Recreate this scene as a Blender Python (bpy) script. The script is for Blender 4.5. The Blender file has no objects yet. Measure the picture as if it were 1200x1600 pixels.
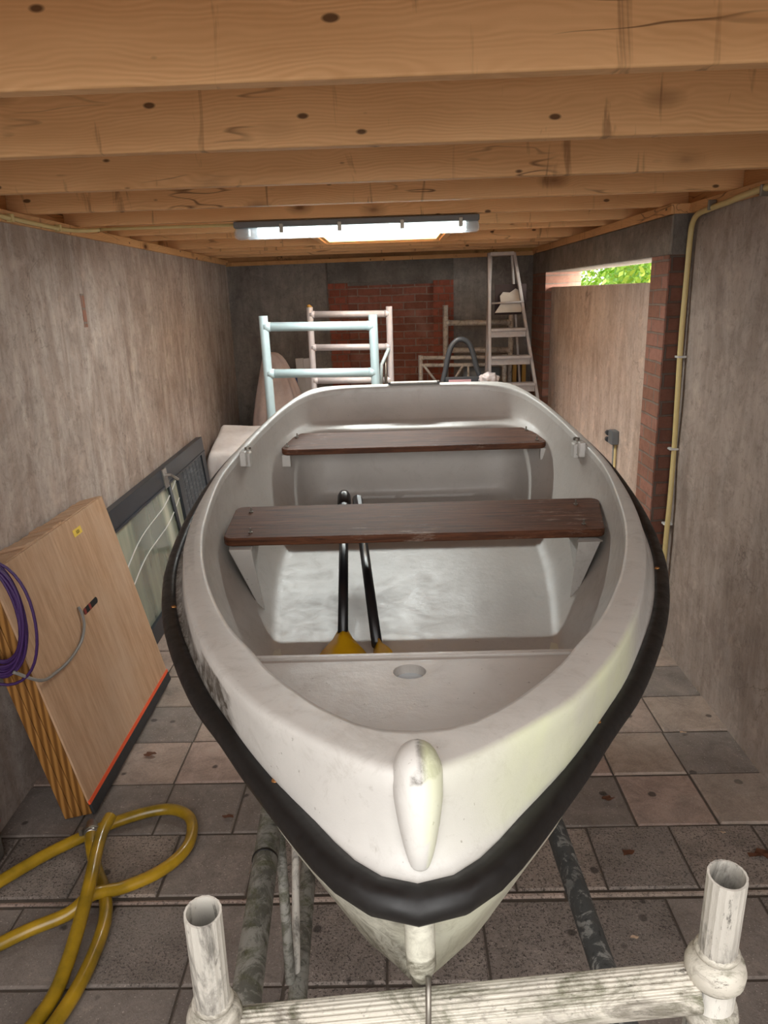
import bpy, bmesh, math, random
from mathutils import Vector, Matrix
random.seed(7)
C = bpy.context.scene.collection
R = math.radians

# ------------------------------------------------------------------ helpers
def mesh_obj(name, verts, faces, mat=None, parent=None, smooth=False, bevel=0, seg=2):
    me = bpy.data.meshes.new(name)
    me.from_pydata([tuple(v) for v in verts], [], faces)
    me.update()
    bm = bmesh.new(); bm.from_mesh(me)
    bmesh.ops.recalc_face_normals(bm, faces=bm.faces)
    bm.to_mesh(me); bm.free()
    return finish(name, me, mat, parent, smooth, bevel, seg)

def finish(name, me, mat, parent, smooth=False, bevel=0, seg=2):
    o = bpy.data.objects.new(name, me); C.objects.link(o)
    if mat: me.materials.append(mat)
    if smooth:
        for p in me.polygons: p.use_smooth = True
    if bevel:
        m = o.modifiers.new('bevel', 'BEVEL'); m.width = bevel; m.segments = seg; m.limit_method = 'ANGLE'; m.angle_limit = R(40)
        for p in me.polygons: p.use_smooth = True
        m.harden_normals = True
    if parent: o.parent = parent
    return o

class MB:
    """collects shapes into one mesh"""
    def __init__(s): s.v = []; s.f = []; s.cuts = []
    def add(s, v, f):
        n = len(s.v); s.cuts.append((n, len(s.f))); s.v += [Vector(a) for a in v]; s.f += [[i+n for i in q] for q in f]; return s
    def box(s, x0, x1, y0, y1, z0, z1, M=None):
        v = [Vector((x, y, z)) for x in (x0, x1) for y in (y0, y1) for z in (z0, z1)]
        if M: v = [M @ a for a in v]
        return s.add(v, [(0,1,3,2),(4,6,7,5),(0,4,5,1),(2,3,7,6),(0,2,6,4),(1,5,7,3)])
    def tube(s, pts, r, n=14, cap=True, sq=None):
        pts = [Vector(p) for p in pts]
        rs = r if isinstance(r, (list, tuple)) else [r]*len(pts)
        T = []
        for i in range(len(pts)):
            a = pts[max(0, i-1)]; b = pts[min(len(pts)-1, i+1)]
            T.append((b-a).normalized())
        u = T[0].orthogonal().normalized(); rings = []
        for i, p in enumerate(pts):
            u = (u - T[i]*u.dot(T[i])).normalized(); w = T[i].cross(u)
            rings.append([p + (u*math.cos(2*math.pi*k/n) + w*math.sin(2*math.pi*k/n))*rs[i] for k in range(n)])
        v = [a for q in rings for a in q]; f = []
        for i in range(len(pts)-1):
            for k in range(n):
                f.append((i*n+k, i*n+(k+1) % n, (i+1)*n+(k+1) % n, (i+1)*n+k))
        if cap: f.append(tuple(range(n))[::-1]); f.append(tuple((len(pts)-1)*n+k for k in range(n)))
        return s.add(v, f)
    def pipe(s, a, b, ro, ri, n=28, flute=0):
        """open ended hollow tube"""
        a = Vector(a); b = Vector(b); t = (b-a).normalized(); u = t.orthogonal().normalized(); w = t.cross(u)
        v = []
        for p in (a, b):
            for rr in (ro, ri):
                for k in range(n):
                    q = rr - (flute if (rr == ro and k % 2) else 0)
                    v.append(p + (u*math.cos(2*math.pi*k/n)+w*math.sin(2*math.pi*k/n))*q)
        f = []
        for k in range(n):
            j = (k+1) % n
            f += [(k, j, 2*n+j, 2*n+k), (n+k, 3*n+k, 3*n+j, n+j), (k, n+k, n+j, j), (2*n+k, 2*n+j, 3*n+j, 3*n+k)]
        return s.add(v, f)
    def split(s, name, mat=None, parent=None, smooth=False, bevel=0, seg=2):
        out = []; cuts = s.cuts+[(len(s.v), len(s.f))]
        for (a, b), (c, d) in zip(cuts, cuts[1:]):
            out.append(mesh_obj(name, s.v[a:c], [[i-a for i in q] for q in s.f[b:d]], mat, parent, smooth, bevel, seg))
        return out
    def build(s, name, mat=None, parent=None, smooth=False, bevel=0, seg=2):
        return mesh_obj(name, s.v, s.f, mat, parent, smooth, bevel, seg)

def smooth_path(pts, n=8):
    P = [Vector(p) for p in pts]; out = []
    for i in range(len(P)-1):
        p0 = P[max(i-1, 0)]; p1 = P[i]; p2 = P[i+1]; p3 = P[min(i+2, len(P)-1)]
        for k in range(n):
            t = k/n
            out.append(0.5*((2*p1)+(p2-p0)*t+(2*p0-5*p1+4*p2-p3)*t*t+(3*p1-p0-3*p2+p3)*t**3))
    out.append(P[-1]); return out

def tag(o, label=None, cat=None, group=None, kind=None):
    if label: o['label'] = label
    if cat: o['category'] = cat
    if group: o['group'] = group
    if kind: o['kind'] = kind
    return o
def empty(name, loc=(0,0,0), rz=0):
    o = bpy.data.objects.new(name, None); C.objects.link(o); o.location = loc; o.rotation_euler.z = rz; o.empty_display_size = .05
    return o
def autosmooth(o, ang=40):
    me = o.data
    for p in me.polygons: p.use_smooth = True
    bm = bmesh.new(); bm.from_mesh(me)
    for e in bm.edges:
        if len(e.link_faces) == 2 and e.calc_face_angle(0) > R(ang): e.smooth = False
    bm.to_mesh(me); bm.free(); return o

# ------------------------------------------------------------------ materials
class N:
    def __init__(s, name, rough=.6, metal=0.0, spec=.5):
        s.m = bpy.data.materials.new(name); s.m.use_nodes = True; s.t = s.m.node_tree; s.b = s.t.nodes['Principled BSDF']
        s.b.inputs['Roughness'].default_value = rough; s.b.inputs['Metallic'].default_value = metal
        s.b.inputs['Specular IOR Level'].default_value = spec
        s.tc = s.n('ShaderNodeTexCoord')
    def n(s, ty, **k):
        a = s.t.nodes.new(ty)
        for q, w in k.items():
            if hasattr(a, q) and q not in a.inputs: setattr(a, q, w)
            else: a.inputs[q].default_value = w
        return a
    def l(s, a, b): s.t.links.new(a, b)
    def coord(s, scale=(1,1,1), rnd=False, loc=(0,0,0), world=False, rot=(0,0,0)):
        mp = s.n('ShaderNodeMapping'); mp.inputs['Scale'].default_value = scale; mp.inputs['Location'].default_value = loc
        mp.inputs['Rotation'].default_value = rot
        src = s.tc.outputs['Object']
        if world:
            g = s.n('ShaderNodeNewGeometry'); src = g.outputs['Position']
        if rnd:
            oi = s.n('ShaderNodeObjectInfo'); vm = s.n('ShaderNodeVectorMath', operation='SCALE'); ad = s.n('ShaderNodeVectorMath', operation='ADD')
            cx = s.n('ShaderNodeCombineXYZ')
            for i, k in enumerate((37., 11., 5.)):
                mm = s.n('ShaderNodeMath', operation='MULTIPLY'); s.l(oi.outputs['Random'], mm.inputs[0]); mm.inputs[1].default_value = k; s.l(mm.outputs[0], cx.inputs[i])
            s.l(src, ad.inputs[0]); s.l(cx.outputs[0], ad.inputs[1]); src = ad.outputs[0]
        s.l(src, mp.inputs['Vector']); return mp.outputs['Vector']
    def noise(s, vec, scale=5, detail=4, rough=.55, dist=0):
        a = s.n('ShaderNodeTexNoise'); a.inputs['Scale'].default_value = scale; a.inputs['Detail'].default_value = detail
        a.inputs['Roughness'].default_value = rough; a.inputs['Distortion'].default_value = dist
        s.l(vec, a.inputs['Vector']); return a.outputs['Fac']
    def ramp(s, fac, stops, interp='LINEAR'):
        a = s.n('ShaderNodeValToRGB'); a.color_ramp.interpolation = interp
        e = a.color_ramp.elements
        while len(e) < len(stops): e.new(.5)
        for i, (p, c) in enumerate(stops):
            e[i].position = p; e[i].color = (c, c, c, 1) if isinstance(c, (int, float)) else (*c, 1)
        s.l(fac, a.inputs['Fac']); return a.outputs['Color']
    def mix(s, a, b, fac, mode='MIX'):
        x = s.n('ShaderNodeMix', data_type='RGBA', blend_type=mode)
        for sock, v in ((x.inputs[0], fac), (x.inputs[6], a), (x.inputs[7], b)):
            if isinstance(v, (int, float)): sock.default_value = v
            elif isinstance(v, tuple): sock.default_value = (*v, 1)
            else: s.l(v, sock)
        return x.outputs[2]
    def math(s, op, a, b=0.0):
        x = s.n('ShaderNodeMath', operation=op); x.use_clamp = False
        for i, v in enumerate((a, b)):
            if isinstance(v, (int, float)): x.inputs[i].default_value = v
            else: s.l(v, x.inputs[i])
        return x.outputs[0]
    def bump(s, h, st=.3, d=.01):
        x = s.n('ShaderNodeBump'); x.inputs['Strength'].default_value = st; x.inputs['Distance'].default_value = d
        s.l(h, x.inputs['Height']); s.l(x.outputs[0], s.b.inputs['Normal'])
    def col(s, c):
        if isinstance(c, tuple): s.b.inputs['Base Color'].default_value = (*c, 1)
        else: s.l(c, s.b.inputs['Base Color'])
    def attr(s, name):
        a = s.n('ShaderNodeAttribute'); a.attribute_name = name; return a

def srgb(h):
    h = h.lstrip('#'); o = []
    for i in (0, 2, 4):
        c = int(h[i:i+2], 16)/255; o.append(c/12.92 if c < .04045 else ((c+.055)/1.055)**2.4)
    return tuple(o)

def plain(name, c, rough=.5, metal=0, var=.12, scale=20, spec=.5):
    a = N(name, rough, metal, spec)
    f = a.noise(a.coord(), scale, 5)
    a.col(a.mix(tuple(x*(1-var) for x in c), tuple(min(1, x*(1+var)) for x in c), f)); a.bump(f, .08, .003)
    return a.m

def wood(name, light, dark, knot, axis=0, rough=.55, knots=True, contrast=.45, bump=.15, rnd=True, spec=.3, period=.010):
    a = N(name, rough, 0, spec)
    v = a.coord((1, 1, 1), rnd)
    sx = a.n('ShaderNodeSeparateXYZ'); a.l(v, sx.inputs[0])
    o = [sx.outputs[i] for i in range(3) if i != axis]
    across = a.math('ADD', a.math('MULTIPLY', o[0], .6), o[1])
    lo = [3., 3., 3.]; lo[axis] = .9
    warp = a.noise(a.coord(tuple(lo), rnd), 2.0, 3, .5)
    across = a.math('ADD', across, a.math('MULTIPLY', warp, .16))
    ks = [5.5, 5.5, 5.5]; ks[axis] = 2.6
    kd = None
    if knots:
        vo = a.n('ShaderNodeTexVoronoi'); vo.inputs['Scale'].default_value = 1.0
        a.l(a.coord(tuple(ks), rnd), vo.inputs['Vector'])
        sep = a.n('ShaderNodeSeparateColor'); a.l(vo.outputs['Color'], sep.inputs[0])
        size = a.ramp(sep.outputs[0], [(.3, 0), (.75, 1)])
        d = a.math('ADD', vo.outputs['Distance'], a.math('MULTIPLY', a.noise(v, 30, 3), .03))
        kd = a.math('MULTIPLY', a.ramp(d, [(.05, 1), (.32, 0)], 'EASE'), size)
        across = a.math('ADD', across, a.math('MULTIPLY', kd, .03))
    ring = a.math('SINE', a.math('MULTIPLY', across, 6.2832/period))
    ring = a.math('ADD', a.math('MULTIPLY', ring, .5), .5)
    st = [40., 40., 40.]; st[axis] = 1.2
    fine = a.noise(a.coord(tuple(st), rnd), 4, 4, .7)
    mod = a.ramp(a.noise(a.coord(tuple([.6 if i == axis else 9. for i in range(3)]), rnd), 2, 3), [(.35, .25), (.65, 1)])
    g = a.math('ADD', a.math('MULTIPLY', a.math('MULTIPLY', ring, mod), .6), a.math('MULTIPLY', fine, .45))
    c = a.mix(light, dark, a.ramp(g, [(.15, 0), (1., contrast)]))
    big = a.noise(a.coord(tuple([.8 if i == axis else 4. for i in range(3)]), rnd), 2., 3)
    c = a.mix(c, dark, a.ramp(big, [(.45, 0), (.75, .4)]))
    if knots:
        kk = a.math('MULTIPLY', a.ramp(d, [(.065, 1.), (.10, .55), (.22, 0)]), size)
        c = a.mix(c, knot, kk)
        vs = a.n('ShaderNodeTexVoronoi'); vs.inputs['Scale'].default_value = 1.9
        a.l(a.coord(tuple(ks), rnd, loc=(3,1,2)), vs.inputs['Vector'])
        c = a.mix(c, tuple(x*.45 for x in knot), a.ramp(vs.outputs['Distance'], [(.06, .85), (.09, 0)]))
        sm = [14., 2.2, 2.2] if axis == 0 else [2.2, 14., 2.2]
        c = a.mix(c, knot, a.ramp(a.noise(a.coord(tuple(sm), rnd, loc=(9,4,1)), .8, 4, .6, 1.2), [(.62, 0), (.70, .5)]))
        ck = a.math('ABSOLUTE', a.math('SUBTRACT', a.noise(a.coord(tuple([.7 if i == axis else 5. for i in range(3)]), rnd, loc=(2,7,5)), 1.2, 3, .6), .5))
        c = a.mix(c, tuple(x*.6 for x in knot), a.math('MULTIPLY', a.ramp(ck, [(.002, .8), (.007, 0)]), a.ramp(a.noise(a.coord((1.5, 1.5, 1.5), rnd), 1.5, 2), [(.5, 0), (.6, 1)])))
    a.col(c); a.bump(g, bump, .002)
    return a.m

def concrete(name, c1, c2, c3, streak=True, sc=1.0, bump=.5, blot=.6):
    a = N(name, .9, 0, .2)
    v = a.coord((1,1,1), world=True)
    n1 = a.noise(v, 1.7*sc, 6, .62, .4); n2 = a.noise(a.coord((4., 4., .9), world=True), 2.0*sc, 7, .7, .5); n3 = a.noise(v, 26, 8, .8)
    n5 = a.noise(a.coord((6., 6., 1.1), world=True), 2.4, 7, .7, .6)
    c = a.mix(c1, c2, a.ramp(n1, [(.36, 0), (.64, 1)]))
    if streak:
        c = a.mix(c, c3, a.ramp(n2, [(.42, 0), (.70, .75)]))
        c = a.mix(c, tuple(x*.66 for x in c1), a.ramp(n5, [(.50, 0), (.72, .55)]))
    c = a.mix(c, tuple(x*.55 for x in c2), a.ramp(a.noise(v, 3.1, 7, .7, .8), [(.5, 0), (.78, blot)]))
    c = a.mix(c, tuple(x*.5 for x in c2), a.ramp(n3, [(.53, 0), (.72, .7)]))
    c = a.mix(c, tuple(x*.7 for x in c2), a.ramp(a.noise(v, 11, 8, .8, 1.2), [(.5, 0), (.68, .55)]))
    ck = a.math('ABSOLUTE', a.math('SUBTRACT', a.noise(v, 1.1, 5, .6, 1.5), .5))
    c = a.mix(c, tuple(x*.4 for x in c2), a.math('MULTIPLY', a.ramp(ck, [(.0015, .6), (.005, 0)]), a.ramp(a.noise(v, 1.3, 3), [(.5, 0), (.62, 1)])))
    c = a.mix(c, tuple(min(1, x*1.35) for x in c1), a.ramp(a.noise(v, 7, 8, .75, .5), [(.54, 0), (.72, .75)]))
    a.col(c)
    a.bump(a.math('ADD', a.math('MULTIPLY', n3, .6), a.math('ADD', n1, a.math('MULTIPLY', n2, .5))), bump, .012)
    return a.m

def brick(name, c1, c2, mortar, rot, scale=1.0, bw=.22, rh=.068):
    a = N(name, .9, 0, .2)
    v = a.coord((1,1,1), world=True, rot=rot)
    # warp the courses a little
    b = a.n('ShaderNodeTexBrick'); b.inputs['Scale'].default_value = 1; b.inputs['Brick Width'].default_value = bw; b.inputs['Row Height'].default_value = rh
    b.inputs['Mortar Size'].default_value = .006; b.inputs['Mortar Smooth'].default_value = .3; b.inputs['Bias'].default_value = -.1
    b.inputs['Color1'].default_value = (*c1, 1); b.inputs['Color2'].default_value = (*c2, 1); b.inputs['Mortar'].default_value = (*mortar, 1)
    nz = a.n('ShaderNodeTexNoise'); nz.inputs['Scale'].default_value = 6; a.l(v, nz.inputs['Vector'])
    vm = a.n('ShaderNodeVectorMath', operation='MULTIPLY_ADD'); a.l(nz.outputs['Color'], vm.inputs[0]); vm.inputs[1].default_value = (.014,)*3; a.l(v, vm.inputs[2])
    a.l(vm.outputs[0], b.inputs['Vector'])
    n = a.noise(v, 20, 7, .75); n2 = a.noise(v, 3, 4)
    c = a.mix(b.outputs['Color'], tuple(x*.45 for x in c1), a.ramp(n, [(.45, 0), (.75, .7)]))
    c = a.mix(c, tuple(min(1, x*1.9) for x in mortar), a.ramp(n2, [(.55, 0), (.8, .35)]))
    a.col(c)
    a.bump(a.math('ADD', a.math('MULTIPLY', b.outputs['Fac'], -1.), a.math('MULTIPLY', n, .5)), .7, .012)
    return a.m

M = {}
M['joist'] = wood('pine joist', srgb('#eebf8b'), srgb('#bf8852'), srgb('#5c3212'))
M['plate'] = wood('pine plate', srgb('#d9a874'), srgb('#ad7a48'), srgb('#57300f'), axis=1)
M['deckboards'] = wood('pine boards', srgb('#cf9b66'), srgb('#a0703f'), srgb('#4c2a10'), axis=1)
M['osb'] = plain('pale board', srgb('#e8c186'), .7, var=.2, scale=30)
M['plaster'] = concrete('wall plaster', srgb('#a7968b'), srgb('#8f7f75'), srgb('#c9beb5'))
M['plaster_r'] = concrete('wall plaster right', srgb('#a4968c'), srgb('#8c7e75'), srgb('#b9aca3'))
M['plaster_panel'] = concrete('wall plaster panel', srgb('#c9b4a5'), srgb('#b09b8d'), srgb('#ddcfc4'), blot=.3)
M['plaster_back'] = concrete('wall plaster back', srgb('#857e78'), srgb('#6e6762'), srgb('#968f88'), blot=.5)
M['lintel'] = concrete('lintel concrete', srgb('#8f877e'), srgb('#756c64'), srgb('#a09890'), streak=False, sc=3, bump=.8)
M['lintel_dark'] = concrete('lintel dark concrete', srgb('#77716b'), srgb('#625c57'), srgb('#8a847d'), streak=False, sc=3)
M['brick_r'] = brick('brick red', srgb('#7d5446'), srgb('#5e4036'), srgb('#5c514a'), (R(90), 0, 0))  # darker copy of the pillar brick, front face shade put into the colour
M['brick_side'] = brick('brick red side', srgb('#a27566'), srgb('#85604f'), srgb('#85776d'), (0, R(-90), R(-90)))  # lighter copy, brightness of the pillar's inner side put into the colour
M['brick_back'] = brick('brick dark red', srgb('#8e5a4c'), srgb('#744639'), srgb('#8b7b71'), (R(90), 0, 0))
M['brick_pier'] = brick('brick pier', srgb('#965646'), srgb('#804839'), srgb('#7d6458'), (R(90), 0, 0), bw=.11)
M['earth'] = plain('joint sand', srgb('#4d443c'), .95, var=.4, scale=60)
M['ground'] = plain('outside ground', srgb('#6e6a60'), .95, var=.3, scale=12)

# floor paving
a = N('paving', .85, 0, .3)
v = a.coord(world=True)
at = a.attr('tile')
sepc = a.n('ShaderNodeSeparateColor'); a.l(at.outputs['Color'], sepc.inputs[0])
base = a.ramp(sepc.outputs[0], [(0, srgb('#756c66')), (.3, srgb('#8a7f77')), (.6, srgb('#a08f82')), (1, srgb('#a68f84'))])
n1 = a.noise(v, 9, 7, .75, .5); n2 = a.noise(v, 130, 3, .8); n3 = a.noise(v, 2.0, 4)
c = a.mix(base, srgb('#5a524b'), a.ramp(n1, [(.42, 0), (.72, .65)]))
c = a.mix(c, srgb('#a5988a'), a.ramp(n1, [(.26, .6), (.42, 0)]))
speck = a.ramp(n2, [(.52, 0), (.62, 1)])
c = a.mix(c, srgb('#26221f'), a.math('MULTIPLY', speck, a.math('ADD', a.math('MULTIPLY', sepc.outputs[1], .75), .06)))
spl = a.ramp(a.noise(v, 160, 2, .6), [(.66, 0), (.70, 1)])
c = a.mix(c, srgb('#b9aea3'), a.math('MULTIPLY', spl, .7))
vo = a.n('ShaderNodeTexVoronoi'); vo.inputs['Scale'].default_value = 7; a.l(v, vo.inputs['Vector'])
c = a.mix(c, srgb('#2e2925'), a.ramp(a.math('ADD', vo.outputs['Distance'], a.math('MULTIPLY', a.noise(v, 30, 2), .1)), [(.13, .75), (.17, 0)]))
c = a.mix(c, srgb('#a39a90'), a.ramp(n3, [(.52, 0), (.75, .4)]))
a.col(c); a.bump(a.math('ADD', n1, a.math('MULTIPLY', n2, a.math('ADD', sepc.outputs[1], .15))), .55, .006)
M['paving'] = a.m

# boat gelcoat
def gelcoat(name, c, rough=.32, grime=0.3, orange=.4):
    a = N(name, rough, 0, .5)
    v = a.coord()
    n1 = a.noise(v, 4, 5, .6); n2 = a.noise(v, 45, 5, .75); n3 = a.noise(v, 14, 8, .8, .6)
    cc = a.mix(c, tuple(x*.88 for x in c), a.ramp(n1, [(.35, 0), (.7, 1)]))
    cc = a.mix(cc, srgb('#8b8378'), a.ramp(n3, [(.52, 0), (.78, grime*1.3)]))
    cc = a.mix(cc, srgb('#7a7266'), a.ramp(a.noise(a.coord((3, 40, 40)), 2, 6, .8, .4), [(.6, 0), (.75, grime)]))
    vo = a.ramp(a.noise(v, 90, 2, .6), [(.72, 0), (.76, .6)])
    cc = a.mix(cc, srgb('#6f675c'), vo)
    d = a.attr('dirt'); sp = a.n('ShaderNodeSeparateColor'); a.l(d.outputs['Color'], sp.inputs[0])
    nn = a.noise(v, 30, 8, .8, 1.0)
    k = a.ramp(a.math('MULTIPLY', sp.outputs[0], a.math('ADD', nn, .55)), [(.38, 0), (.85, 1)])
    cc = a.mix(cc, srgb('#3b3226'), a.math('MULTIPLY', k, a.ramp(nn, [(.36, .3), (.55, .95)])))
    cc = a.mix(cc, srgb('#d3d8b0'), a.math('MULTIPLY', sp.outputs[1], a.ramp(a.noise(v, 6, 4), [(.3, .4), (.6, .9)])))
    a.col(cc)
    a.l(a.ramp(n3, [(.4, rough), (.75, rough+.25)]), a.b.inputs['Roughness'])
    a.bump(a.math('ADD', a.math('MULTIPLY', n2, .5), n1), orange, .003)
    return a.m
M['gel_out'] = gelcoat('white gelcoat outside', srgb('#c9c6c0'), .38, .35)
M['gel_in'] = gelcoat('grey white gelcoat inside', srgb('#beb8b1'), .30, .25, .55)
M['gel_hull'] = gelcoat('white gelcoat hull', srgb('#cecbbd'), .42, .9)
a = N('black rubber', .38, 0, .45)
f = a.noise(a.coord(), 30, 6, .7)
a.col(a.mix(srgb('#0b0a0a'), srgb('#181615'), f)); a.l(a.ramp(f, [(.3, .36), (.7, .6)]), a.b.inputs['Roughness']); a.bump(f, .12, .002)
M['rubber'] = a.m
a = N('weathered varnish', .58, 0, .25)
v = a.coord((1.2, 18, 18)); n = a.noise(v, 4, 8, .75, .6); nf = a.noise(a.coord((3, 60, 60)), 3, 5, .8)
c = a.mix(srgb('#70452c'), srgb('#3b2114'), a.ramp(n, [(.35, 0), (.65, 1)]))
c = a.mix(c, srgb('#24150e'), a.ramp(nf, [(.5, 0), (.7, .8)]))
c = a.mix(c, srgb('#b3a193'), a.ramp(a.math('MULTIPLY', a.noise(a.coord((3., 14, 14), loc=(4,2,1)), 3, 7, .8), a.math('ADD', a.noise(a.coord((1,1,1)), 3, 3), .45)), [(.57, 0), (.72, .6)]))
a.col(c); a.bump(a.math('ADD', n, nf), .3, .003)
M['thwart'] = a.m
M['oar_shaft'] = plain('black plastic', srgb('#17171a'), .28, var=.2)
M['oar_blade'] = plain('yellow plastic', srgb('#d8a812'), .4, var=.12)

def scaffold(name, base, paint, dark, amt=.5, moss=0.0, rough=.6, st=(1, 1, 1)):
    a = N(name, rough, .15, .4)
    v = a.coord(st, world=True)
    n1 = a.noise(v, 22, 7, .75, .8); n2 = a.noise(v, 60, 6, .8); n3 = a.noise(v, 9, 5, .7)
    c = a.mix(base, paint, a.ramp(n1, [(.5-amt*.25, 0), (.56-amt*.1, 1)]))
    c = a.mix(c, dark, a.ramp(n2, [(.58, 0), (.66, .8)]))
    c = a.mix(c, tuple(x*.6 for x in base), a.ramp(n3, [(.5, 0), (.7, .6)]))
    if moss: c = a.mix(c, srgb('#4b4c2e'), a.ramp(a.noise(v, 14, 7, .8, 1), [(.56-moss*.1, 0), (.66, .9)]))
    a.col(c); a.bump(a.math('ADD', n1, n2), .5, .003); return a.m
M['scaf_white'] = scaffold('paint splashed aluminium', srgb('#77736c'), srgb('#bdb8ae'), srgb('#49453f'), .5, st=(1, 1, .22))
M['scaf_bar'] = scaffold('paint and moss on aluminium', srgb('#7d776c'), srgb('#c2bcaf'), srgb('#38342c'), .5, .6, st=(.5, 1, 1))
M['scaf_dirty'] = scaffold('dirty aluminium', srgb('#5f5d55'), srgb('#8c8a82'), srgb('#2b2a25'), .2, .55)
M['scaf_grey'] = scaffold('dark grey tube', srgb('#4b4c4b'), srgb('#8b8a86'), srgb('#2a2a29'), -.1, .0)
M['tube_inside'] = plain('tube inside', srgb('#7f8684'), .5, .3, .3)
M['alu_blue'] = plain('clean aluminium tube', srgb('#b6c6c8'), .38, .25, .15, 12)
M['alu_white'] = plain('dull aluminium tube', srgb('#c4bdbd'), .5, .2, .2, 25)
M['alu_dirty'] = scaffold('dusty plaster stained tube', srgb('#877e74'), srgb('#b5aca2'), srgb('#5a4f45'), .6)
M['ladder'] = plain('ladder aluminium', srgb('#a49c98'), .5, .3, .25, 25)
M['ply'] = None
a = N('okoume plywood', .6, 0, .3)
v = a.coord((9, 1.4, 1.4), rot=(R(15), 0, 0)); n = a.noise(a.coord((1, 14, 1.2), rot=(0, 0, 0)), 3, 7, .75, .3); n2 = a.noise(a.coord(), 2.5, 4)
c = a.mix(srgb('#c4a284'), srgb('#9c7859'), a.ramp(n, [(.3, 0), (.72, 1)]))
c = a.mix(c, srgb('#bda28a'), a.ramp(n2, [(.45, 0), (.7, .6)]))
c = a.mix(c, srgb('#7c5a40'), a.ramp(a.noise(a.coord((1, 40, 2.)), 4, 6, .8), [(.55, 0), (.75, .6)]))
a.col(c); a.bump(n, .15, .002); M['ply'] = a.m
a = N('ply edge layers', .5, 0, .4)
v = a.coord((26, 1, .8)); wv = a.n('ShaderNodeTexWave', wave_type='BANDS', bands_direction='X'); wv.inputs['Scale'].default_value = .5
wv.inputs['Distortion'].default_value = 9; wv.inputs['Detail'].default_value = 3; wv.inputs['Detail Scale'].default_value = .5; a.l(v, wv.inputs['Vector'])
n = a.noise(a.coord((90, 1, 2)), 1.5, 5, .7)
c = a.mix(srgb('#9c6e38'), srgb('#684218'), a.ramp(a.math('ADD', a.math('MULTIPLY', wv.outputs['Fac'], .6), a.math('MULTIPLY', n, .5)), [(.3, 0), (.75, 1)]))
a.col(c); a.bump(n, .15, .002); M['ply_edge'] = a.m
M['orange'] = plain('orange strip', srgb('#e4572c'), .5)
M['black_paint'] = plain('scuffed black', srgb('#2a2b2d'), .6, var=.6, scale=40)
M['paper_yellow'] = plain('yellow sticker', srgb('#dcbb4a'), .6)
M['ink'] = plain('ink', srgb('#5a4a20'), .7)
M['purple'] = plain('purple braided cord', srgb('#3a1d52'), .55, var=.6, scale=300)
M['grey_cable'] = plain('grey cable', srgb('#7c7873'), .5)
a = N('yellow hose', .3, 0, .5)
f = a.noise(a.coord(), 9, 5, .6)
a.col(a.mix(srgb('#a8841d'), srgb('#6f5a10'), a.ramp(f, [(.35, 0), (.7, 1)]))); a.b.inputs['Coat Weight'].default_value = .2; a.bump(f, .1, .004)
M['hose'] = a.m
M['conduit'] = plain('cream conduit', srgb('#c9b47c'), .45, var=.1)
M['white_plastic'] = plain('white plastic', srgb('#c8c6c2'), .5)
M['grey_plastic'] = plain('grey plastic', srgb('#6a6c6e'), .5)
M['dark_plastic'] = plain('dark grey plastic', srgb('#3d3f42'), .45)
M['door_black'] = plain('black door frame', srgb('#2c3036'), .4, var=.4, scale=8)
M['door_panel'] = None
a = N('dusty black panel', .5, 0, .4); v = a.coord((1, 2, 9)); f = a.noise(v, 5, 7, .8, .5)
a.col(a.mix(srgb('#3d4349'), srgb('#8d9497'), a.ramp(f, [(.5, 0), (.72, .8)]))); M['door_panel'] = a.m
a = N('dusty glass', .12, 0, .6)
v = a.coord((1, 1.2, .6)); f = a.noise(a.coord((1, 3.0, .5)), 1.6, 3, .5)
a.col(a.ramp(f, [(.3, srgb('#5d645b')), (.55, srgb('#8e9484')), (.72, srgb('#c9cbb4'))])); a.b.inputs['Alpha'].default_value = .82
a.b.inputs['Coat Weight'].default_value = .4
M['glass'] = a.m
M['chrome'] = plain('worn metal', srgb('#a8a5a0'), .3, .9, .2)
M['steel'] = plain('steel', srgb('#8a857c'), .35, .8, .3)
M['brass'] = plain('brass washer', srgb('#9c6b3a'), .4, .6)
def cloth(name, c, c2):
    a = N(name, .9, 0, .1); f = a.noise(a.coord(), 5, 5, .6); a.col(a.mix(c, c2, a.ramp(f, [(.4, 0), (.7, 1)]))); a.bump(a.noise(a.coord(), 14, 4), .4, .01); return a.m
M['sheet'] = cloth('white dust sheet', srgb('#e4e0dd'), srgb('#cbc4c0'))
M['sheet_pink'] = cloth('pinkish dust sheet', srgb('#b7a49c'), srgb('#9c8a83'))
M['blue'] = plain('blue plastic', srgb('#1f4a85'), .5)
M['pink'] = plain('faded pink label', srgb('#c79aa0'), .6)
M['white_board'] = plain('white board', srgb('#c9c4c2'), .6)
M['cream_board'] = plain('torn cream board', srgb('#b3aaa0'), .8)
M['ochre'] = plain('ochre board', srgb('#a07a33'), .6)
M['brown_dark'] = plain('dark brown board', srgb('#2e1a14'), .7)
M['grey_block'] = concrete('grey block', srgb('#5f5953'), srgb('#4c4742'), srgb('#77706a'), streak=False, sc=2)
M['red_dark'] = plain('dim red', srgb('#7c2418'), .6)
M['red'] = plain('red plastic', srgb('#c03328'), .5)
M['leaf_brown'] = plain('dry leaf', srgb('#5a3520'), .8, var=.4, scale=80)
M['leaf_tan'] = plain('pale leaf', srgb('#b59a80'), .8, var=.3, scale=80)
M['bark'] = plain('bark', srgb('#4a3a2a'), .9)
a = N('hedge leaves', .5, 0, .4)
oi = a.attr('leafc'); a.col(a.mix(srgb('#d9f07a'), srgb('#8cc243'), oi.outputs['Fac']))
a.b.inputs['Subsurface Weight'].default_value = 0; M['leaf'] = a.m
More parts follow.
